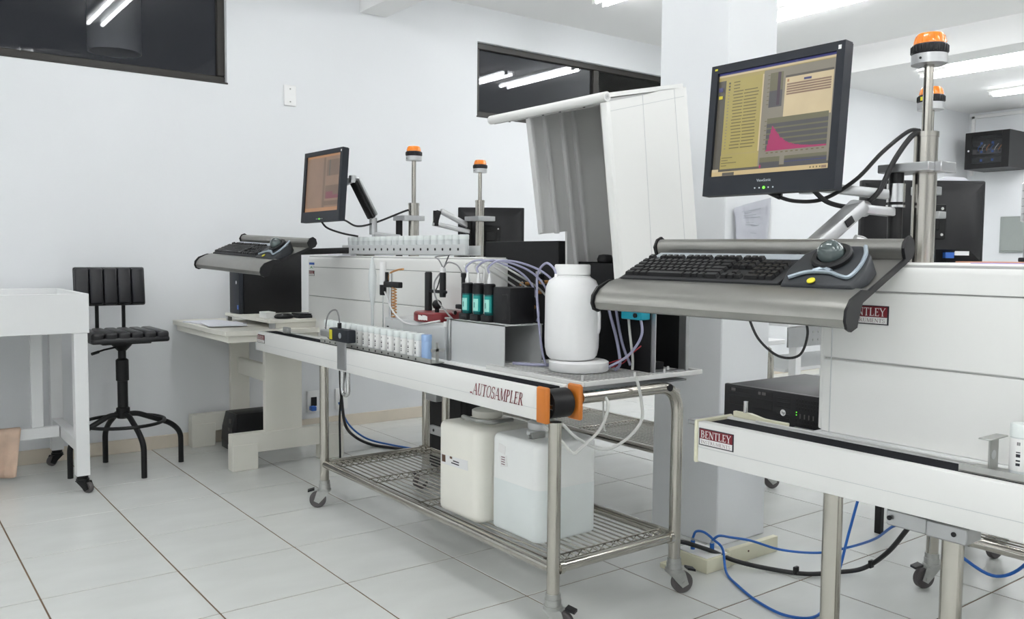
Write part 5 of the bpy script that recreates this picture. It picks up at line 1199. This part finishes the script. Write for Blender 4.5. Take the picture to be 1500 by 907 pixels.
m5 = back_monitor('large black back of a monitor behind the near steel post', (3.0, 1.585, 1.145), .435, .292, math.atan2(D1[1]-D0[1], D1[0]-D0[0]))
MB().box(.06, .09, -.06, -.04, .02, .04).obj('connector', 'sticker_blue', m5); MB().box(.1, .15, -.045, -.03, .03, .045).obj('connector', 'cap_white', m5)
k = MB(); k.prism([(.04, -.01, .292), (.16, -.01, .292), (.14, -.01, .303), (.08, -.01, .306)], (0, .03, 0)); k.obj('folded_paper', 'paper', m5)
# far bench with metal apron
t = thing('metal_bench', 'bench with bolted aluminium apron beyond the column', 'bench', (4.8, 3.3, 0))
MB().box(4.15, 5.6, 2.93, 3.6, .775, .795, .002, 1).obj('bench_top', 'white_laminate', t); MB().box(4.17, 5.58, 2.94, 2.955, .655, .77, .002, 1).obj('apron', 'aluminium', t)
for x in (4.40, 4.45):
    for z in (.69, .735): MB().cyl((x, 2.94, z), (x, 2.936, z), .007, seg=8).obj('bolt', 'zinc', t)
for x in (4.27, 5.4):
    for y in (2.96, 3.5): MB().box(x, x+.05, y, y+.05, 0, .775, .002, 1).obj('leg', 'white_laminate', t)
MB().box(4.2, 5.5, 2.97, 3.0, .42, .47, .002, 1).obj('lower_rail', 'white_laminate', t)
MB().box(4.25, 5.5, 3.02, 3.5, .5, .52, .002, 1).obj('lower_shelf', 'white_laminate', t)
# network cabinet
t = thing('network_cabinet', 'black glass fronted network cabinet hanging on the end wall', 'cabinet', (10.85, 4.85, 2.22))
cz0, cz1, ya, yb = 2.235, 2.665, 4.6, 5.1
k = MB(); k.box(10.62, 11.09, ya, ya+.015, cz0, cz1); k.box(10.62, 11.09, yb-.015, yb, cz0, cz1); k.box(10.62, 11.09, ya+.015, yb-.015, cz1-.015, cz1); k.box(10.62, 11.09, ya+.015, yb-.015, cz0, cz0+.015); k.box(11.075, 11.09, ya, yb, cz0, cz1); k.obj('cabinet_body', 'black_metal', t)
k = MB(); k.box(10.6, 10.62, ya, ya+.085, cz0, cz1, .002, 1); k.box(10.6, 10.62, yb-.075, yb, cz0, cz1, .002, 1); k.box(10.6, 10.62, ya+.085, yb-.075, cz1-.05, cz1); k.box(10.6, 10.62, ya+.085, yb-.075, cz0, cz0+.06); dr = k.obj('door', 'black_metal', t)
MB().box(10.607, 10.611, ya+.08, yb-.07, cz0+.055, cz1-.045).obj('door_glass', 'window_glass', dr, 0)
MB().cyl((10.6, yb-.045, 2.45), (10.592, yb-.045, 2.45), .012, seg=12).obj('door_lock', 'chrome', dr)
for i, z in enumerate((2.34, 2.44, 2.54)):
    u = MB().box(10.68, 10.95, ya+.05, yb-.05, z-.03, z+.03, .003, 1).obj('network_switch', 'switch_dark' if i != 1 else 'rubber', t)
    for q in range(8): MB().box(10.676, 10.68, ya+.08+q*.042, ya+.105+q*.042, z-.015, z+.012).obj('port', 'black_plastic' if q % 3 else 'sticker_blue', u, 0)
for q in range(6): cable('patch_cable', [(10.67, ya+.1+q*.05, 2.52), (10.65, ya+.12+q*.05, 2.48), (10.67, ya+.15+q*.045, 2.45)], .005, ('orange_cap', 'cable_white', 'cable_blue')[q % 3], t)
t = thing('cable_conduit', 'white cable duct running up the room corner and along the ceiling', 'conduit', (11.07, 5.25, 2.6))
MB().box(11.07, 11.1, 5.22, 5.26, 2.2, 2.93, .003, 1).obj('vertical_duct', 'cap_white', t); MB().box(11.07, 11.1, 0.0, 5.26, 2.90, 2.94, .003, 1).obj('ceiling_duct', 'cap_white', t)
t = thing('breaker_panel', 'grey electrical panel on the end wall below the cabinet', 'electrical panel', (11.09, 4.62, 1.25))
MB().box(11.07, 11.1, 4.38, 4.87, 1.25, 1.685, .004, 1).obj('panel_box', 'panel_grey', t); MB().box(11.062, 11.07, 4.40, 4.85, 1.27, 1.665, .003, 1).obj('panel_door', 'panel_grey', t); MB().cyl((11.062, 4.44, 1.46), (11.052, 4.44, 1.46), .012, seg=10).obj('door_lock', 'zinc', t)
# steel rack fragment at the picture edge
t = thing('steel_fixture', 'steel instrument rack cut by the right picture edge', 'rack', (3.55, 1.38, .0))
k = MB(); k.box(3.44, 3.50, 1.385, 1.43, .757, 1.30, .004, 1); k.obj('upright', 'aluminium', t)
for i in range(5): MB().lathe([(.012, 0), (.02, .004), (.02, .03), (.012, .036)], (3.45, 1.425, 1.30+i*.028), 14).obj('knob', 'chrome', t)
MB().box(3.46, 3.6, 1.2, 1.4, .757, 1.46, .004, 1).obj('rack_body', 'zinc', t); t.location.z = 0
# short black stool behind the right rail (only its feet show)
t = thing('low_stool', 'low black legged stool whose feet show below the right rail', 'stool', (3.58, 1.8, 0))
for x, y in ((3.42, 1.94), (3.57, 1.64), (3.72, 2.05), (3.85, 1.75)): MB().box(x-.014, x+.014, y-.014, y+.014, 0, .42, .002, 1).obj('leg', 'black_metal', t); MB().cyl((x, y, .17), (x, y, .19), .022, seg=12).obj('leg_collar', 'cap_white', t)
MB().box(3.39, 3.9, 1.62, 2.08, .42, .46, .012, 2).obj('seat', 'black_vinyl', t)
# black box on the floor behind the carboys
t = thing('power_unit', 'black power unit standing on the floor behind the carboys', 'power unit', (2.55, 3.8, 0))
MB().box(2.44, 2.64, 3.62, 3.98, .012, .50, .006, 2).obj('unit_case', 'panel_black', t); MB().box(2.435, 2.44, 3.66, 3.94, .05, .46, .002, 1).obj('unit_front', 'black_plastic', t)
for x in (2.47, 2.59): MB().box(x, x+.03, 3.66, 3.94, 0, .012).obj('foot', 'rubber', t)
# ------------------------------------------------------------------ floor power box, trunking, cables
t = thing('power_box', 'cream floor power box with two blue plugs at the column foot', 'power box', (2.5, 2.12, 0))
MB().box(2.445, 2.58, 2.045, 2.215, 0, .052, .004, 2).obj('box_body', 'ivory_plastic', t); MB().box(2.455, 2.57, 2.055, 2.205, .052, .056, .0015, 1).obj('box_lid', 'cap_white', t)
for x, y in ((2.492, 2.155), (2.525, 2.09)): MB().cyl((x, y, .056), (x, y, .09), .0085, seg=12).obj('plug', 'cable_blue', t); MB().cyl((x, y, .09), (x, y, .10), .006, seg=10).obj('plug_boot', 'grey_strip', t)
t = thing('cable_trunking', 'cream skirting strip running from the floor power box past the column', 'trunking', (2.7, 2.05, 0))
MB().box(2.58, 2.875, 2.05, 2.075, 0, .062, .004, 2).obj('strip', 'ivory_plastic', t); MB().cyl((2.69, 2.05, .038), (2.69, 2.0485, .038), .004, seg=10).obj('screw', 'rubber_brown', t)
tag(MB().box(2.36, 2.44, 2.17, 2.2, 0, .02, .003, 1).obj('floor_strip', 'ivory_plastic'), 'short white floor strip beside the power box', 'strip')
tag(cable('network_cable', [(2.492, 2.155, .1), (2.498, 2.145, .125), (2.515, 2.12, .125), (2.535, 2.09, .10), (2.55, 2.06, .07), (2.50, 2.0, .01), (2.44, 1.9, .006), (2.38, 1.77, .006), (2.36, 1.65, .006), (2.42, 1.585, .006), (2.55, 1.62, .01), (2.68, 1.66, .08), (2.74, 1.66, .22), (2.76, 1.62, .4), (2.74, 1.5, .62)], .0048, 'cable_blue'), 'blue cable looping low across the floor tiles', 'cable', 'blue cables')
tag(cable('network_cable', [(2.525, 2.09, .1), (2.54, 2.07, .12), (2.60, 2.06, .105), (2.68, 2.03, .085), (2.80, 1.98, .04), (2.95, 1.92, .015), (3.0, 1.83, .05), (2.9, 1.66, .15), (2.75, 1.5, .27), (2.66, 1.36, .33), (2.6, 1.22, .28), (2.62, 1.12, .24), (2.66, 1.05, .30), (2.64, 1.0, .45), (2.6, .98, .7)], .0048, 'cable_blue'), 'blue cable rising behind the steel leg under the right rail', 'cable', 'blue cables')
ck = thing('power_cable', 'thick black cable with ties sagging across the floor', 'cable', (2.7, 1.8, 0))
cable('cable', [(2.30, 2.25, .08), (2.40, 2.18, .1), (2.50, 2.10, .07), (2.58, 2.02, .03), (2.66, 1.92, .012), (2.72, 1.82, .012), (2.82, 1.76, .014), (2.9, 1.70, .03), (2.88, 1.6, .12), (2.82, 1.50, .24), (2.74, 1.4, .36), (2.66, 1.3, .5), (2.6, 1.2, .7)], .0085, 'cable_black', ck, 10, 10)
for p in ((2.70, 1.845, .022), (2.90, 1.67, .055)): MB().box(p[0]-.012, p[0]+.012, p[1]-.006, p[1]+.006, p[2]-.014, p[2]+.014, .002, 1).obj('cable_tie', 'black_plastic', ck)
tag(cable('power_cable', [(2.05, 4.25, .66), (2.06, 4.27, .52), (2.12, 4.38, .36), (2.25, 4.6, .16), (2.36, 4.7, .06), (2.44, 4.65, .012), (2.50, 4.5, .01), (2.6, 4.3, .01), (2.75, 4.05, .01)], .009, 'cable_black', n=10), 'black cable dropping from the rail to the floor by the desk', 'cable')
tag(cable('power_cable', [(2.1, 4.28, .66), (2.1, 4.3, .5), (2.1, 4.36, .3), (2.12, 4.4, .02)], .006, 'cable_black'), 'thin black cable hanging straight down by the cart leg', 'cable')
tag(cable('network_cable', [(2.45, 5.1, .2), (2.44, 4.95, .09), (2.46, 4.75, .03), (2.52, 4.52, .02), (2.64, 4.28, .012)], .006, 'cable_blue', n=10), 'blue cable running along the floor behind the cart', 'cable', 'blue cables')
for i in range(2):
    tag(cable('signal_cable', [(1.9, 2.98, .628), (1.89, 2.96-.01*i, .56), (1.87, 2.92, .49-.03*i), (1.86, 2.84, .455-.03*i), (1.86, 2.76, .47-.02*i), (1.87, 2.70, .53), (1.88, 2.66, .628)], .006, 'cable_grey'), ('upper' if i == 0 else 'lower')+' grey cable loop hanging below the autosampler rail', 'cable', 'grey cable loops')
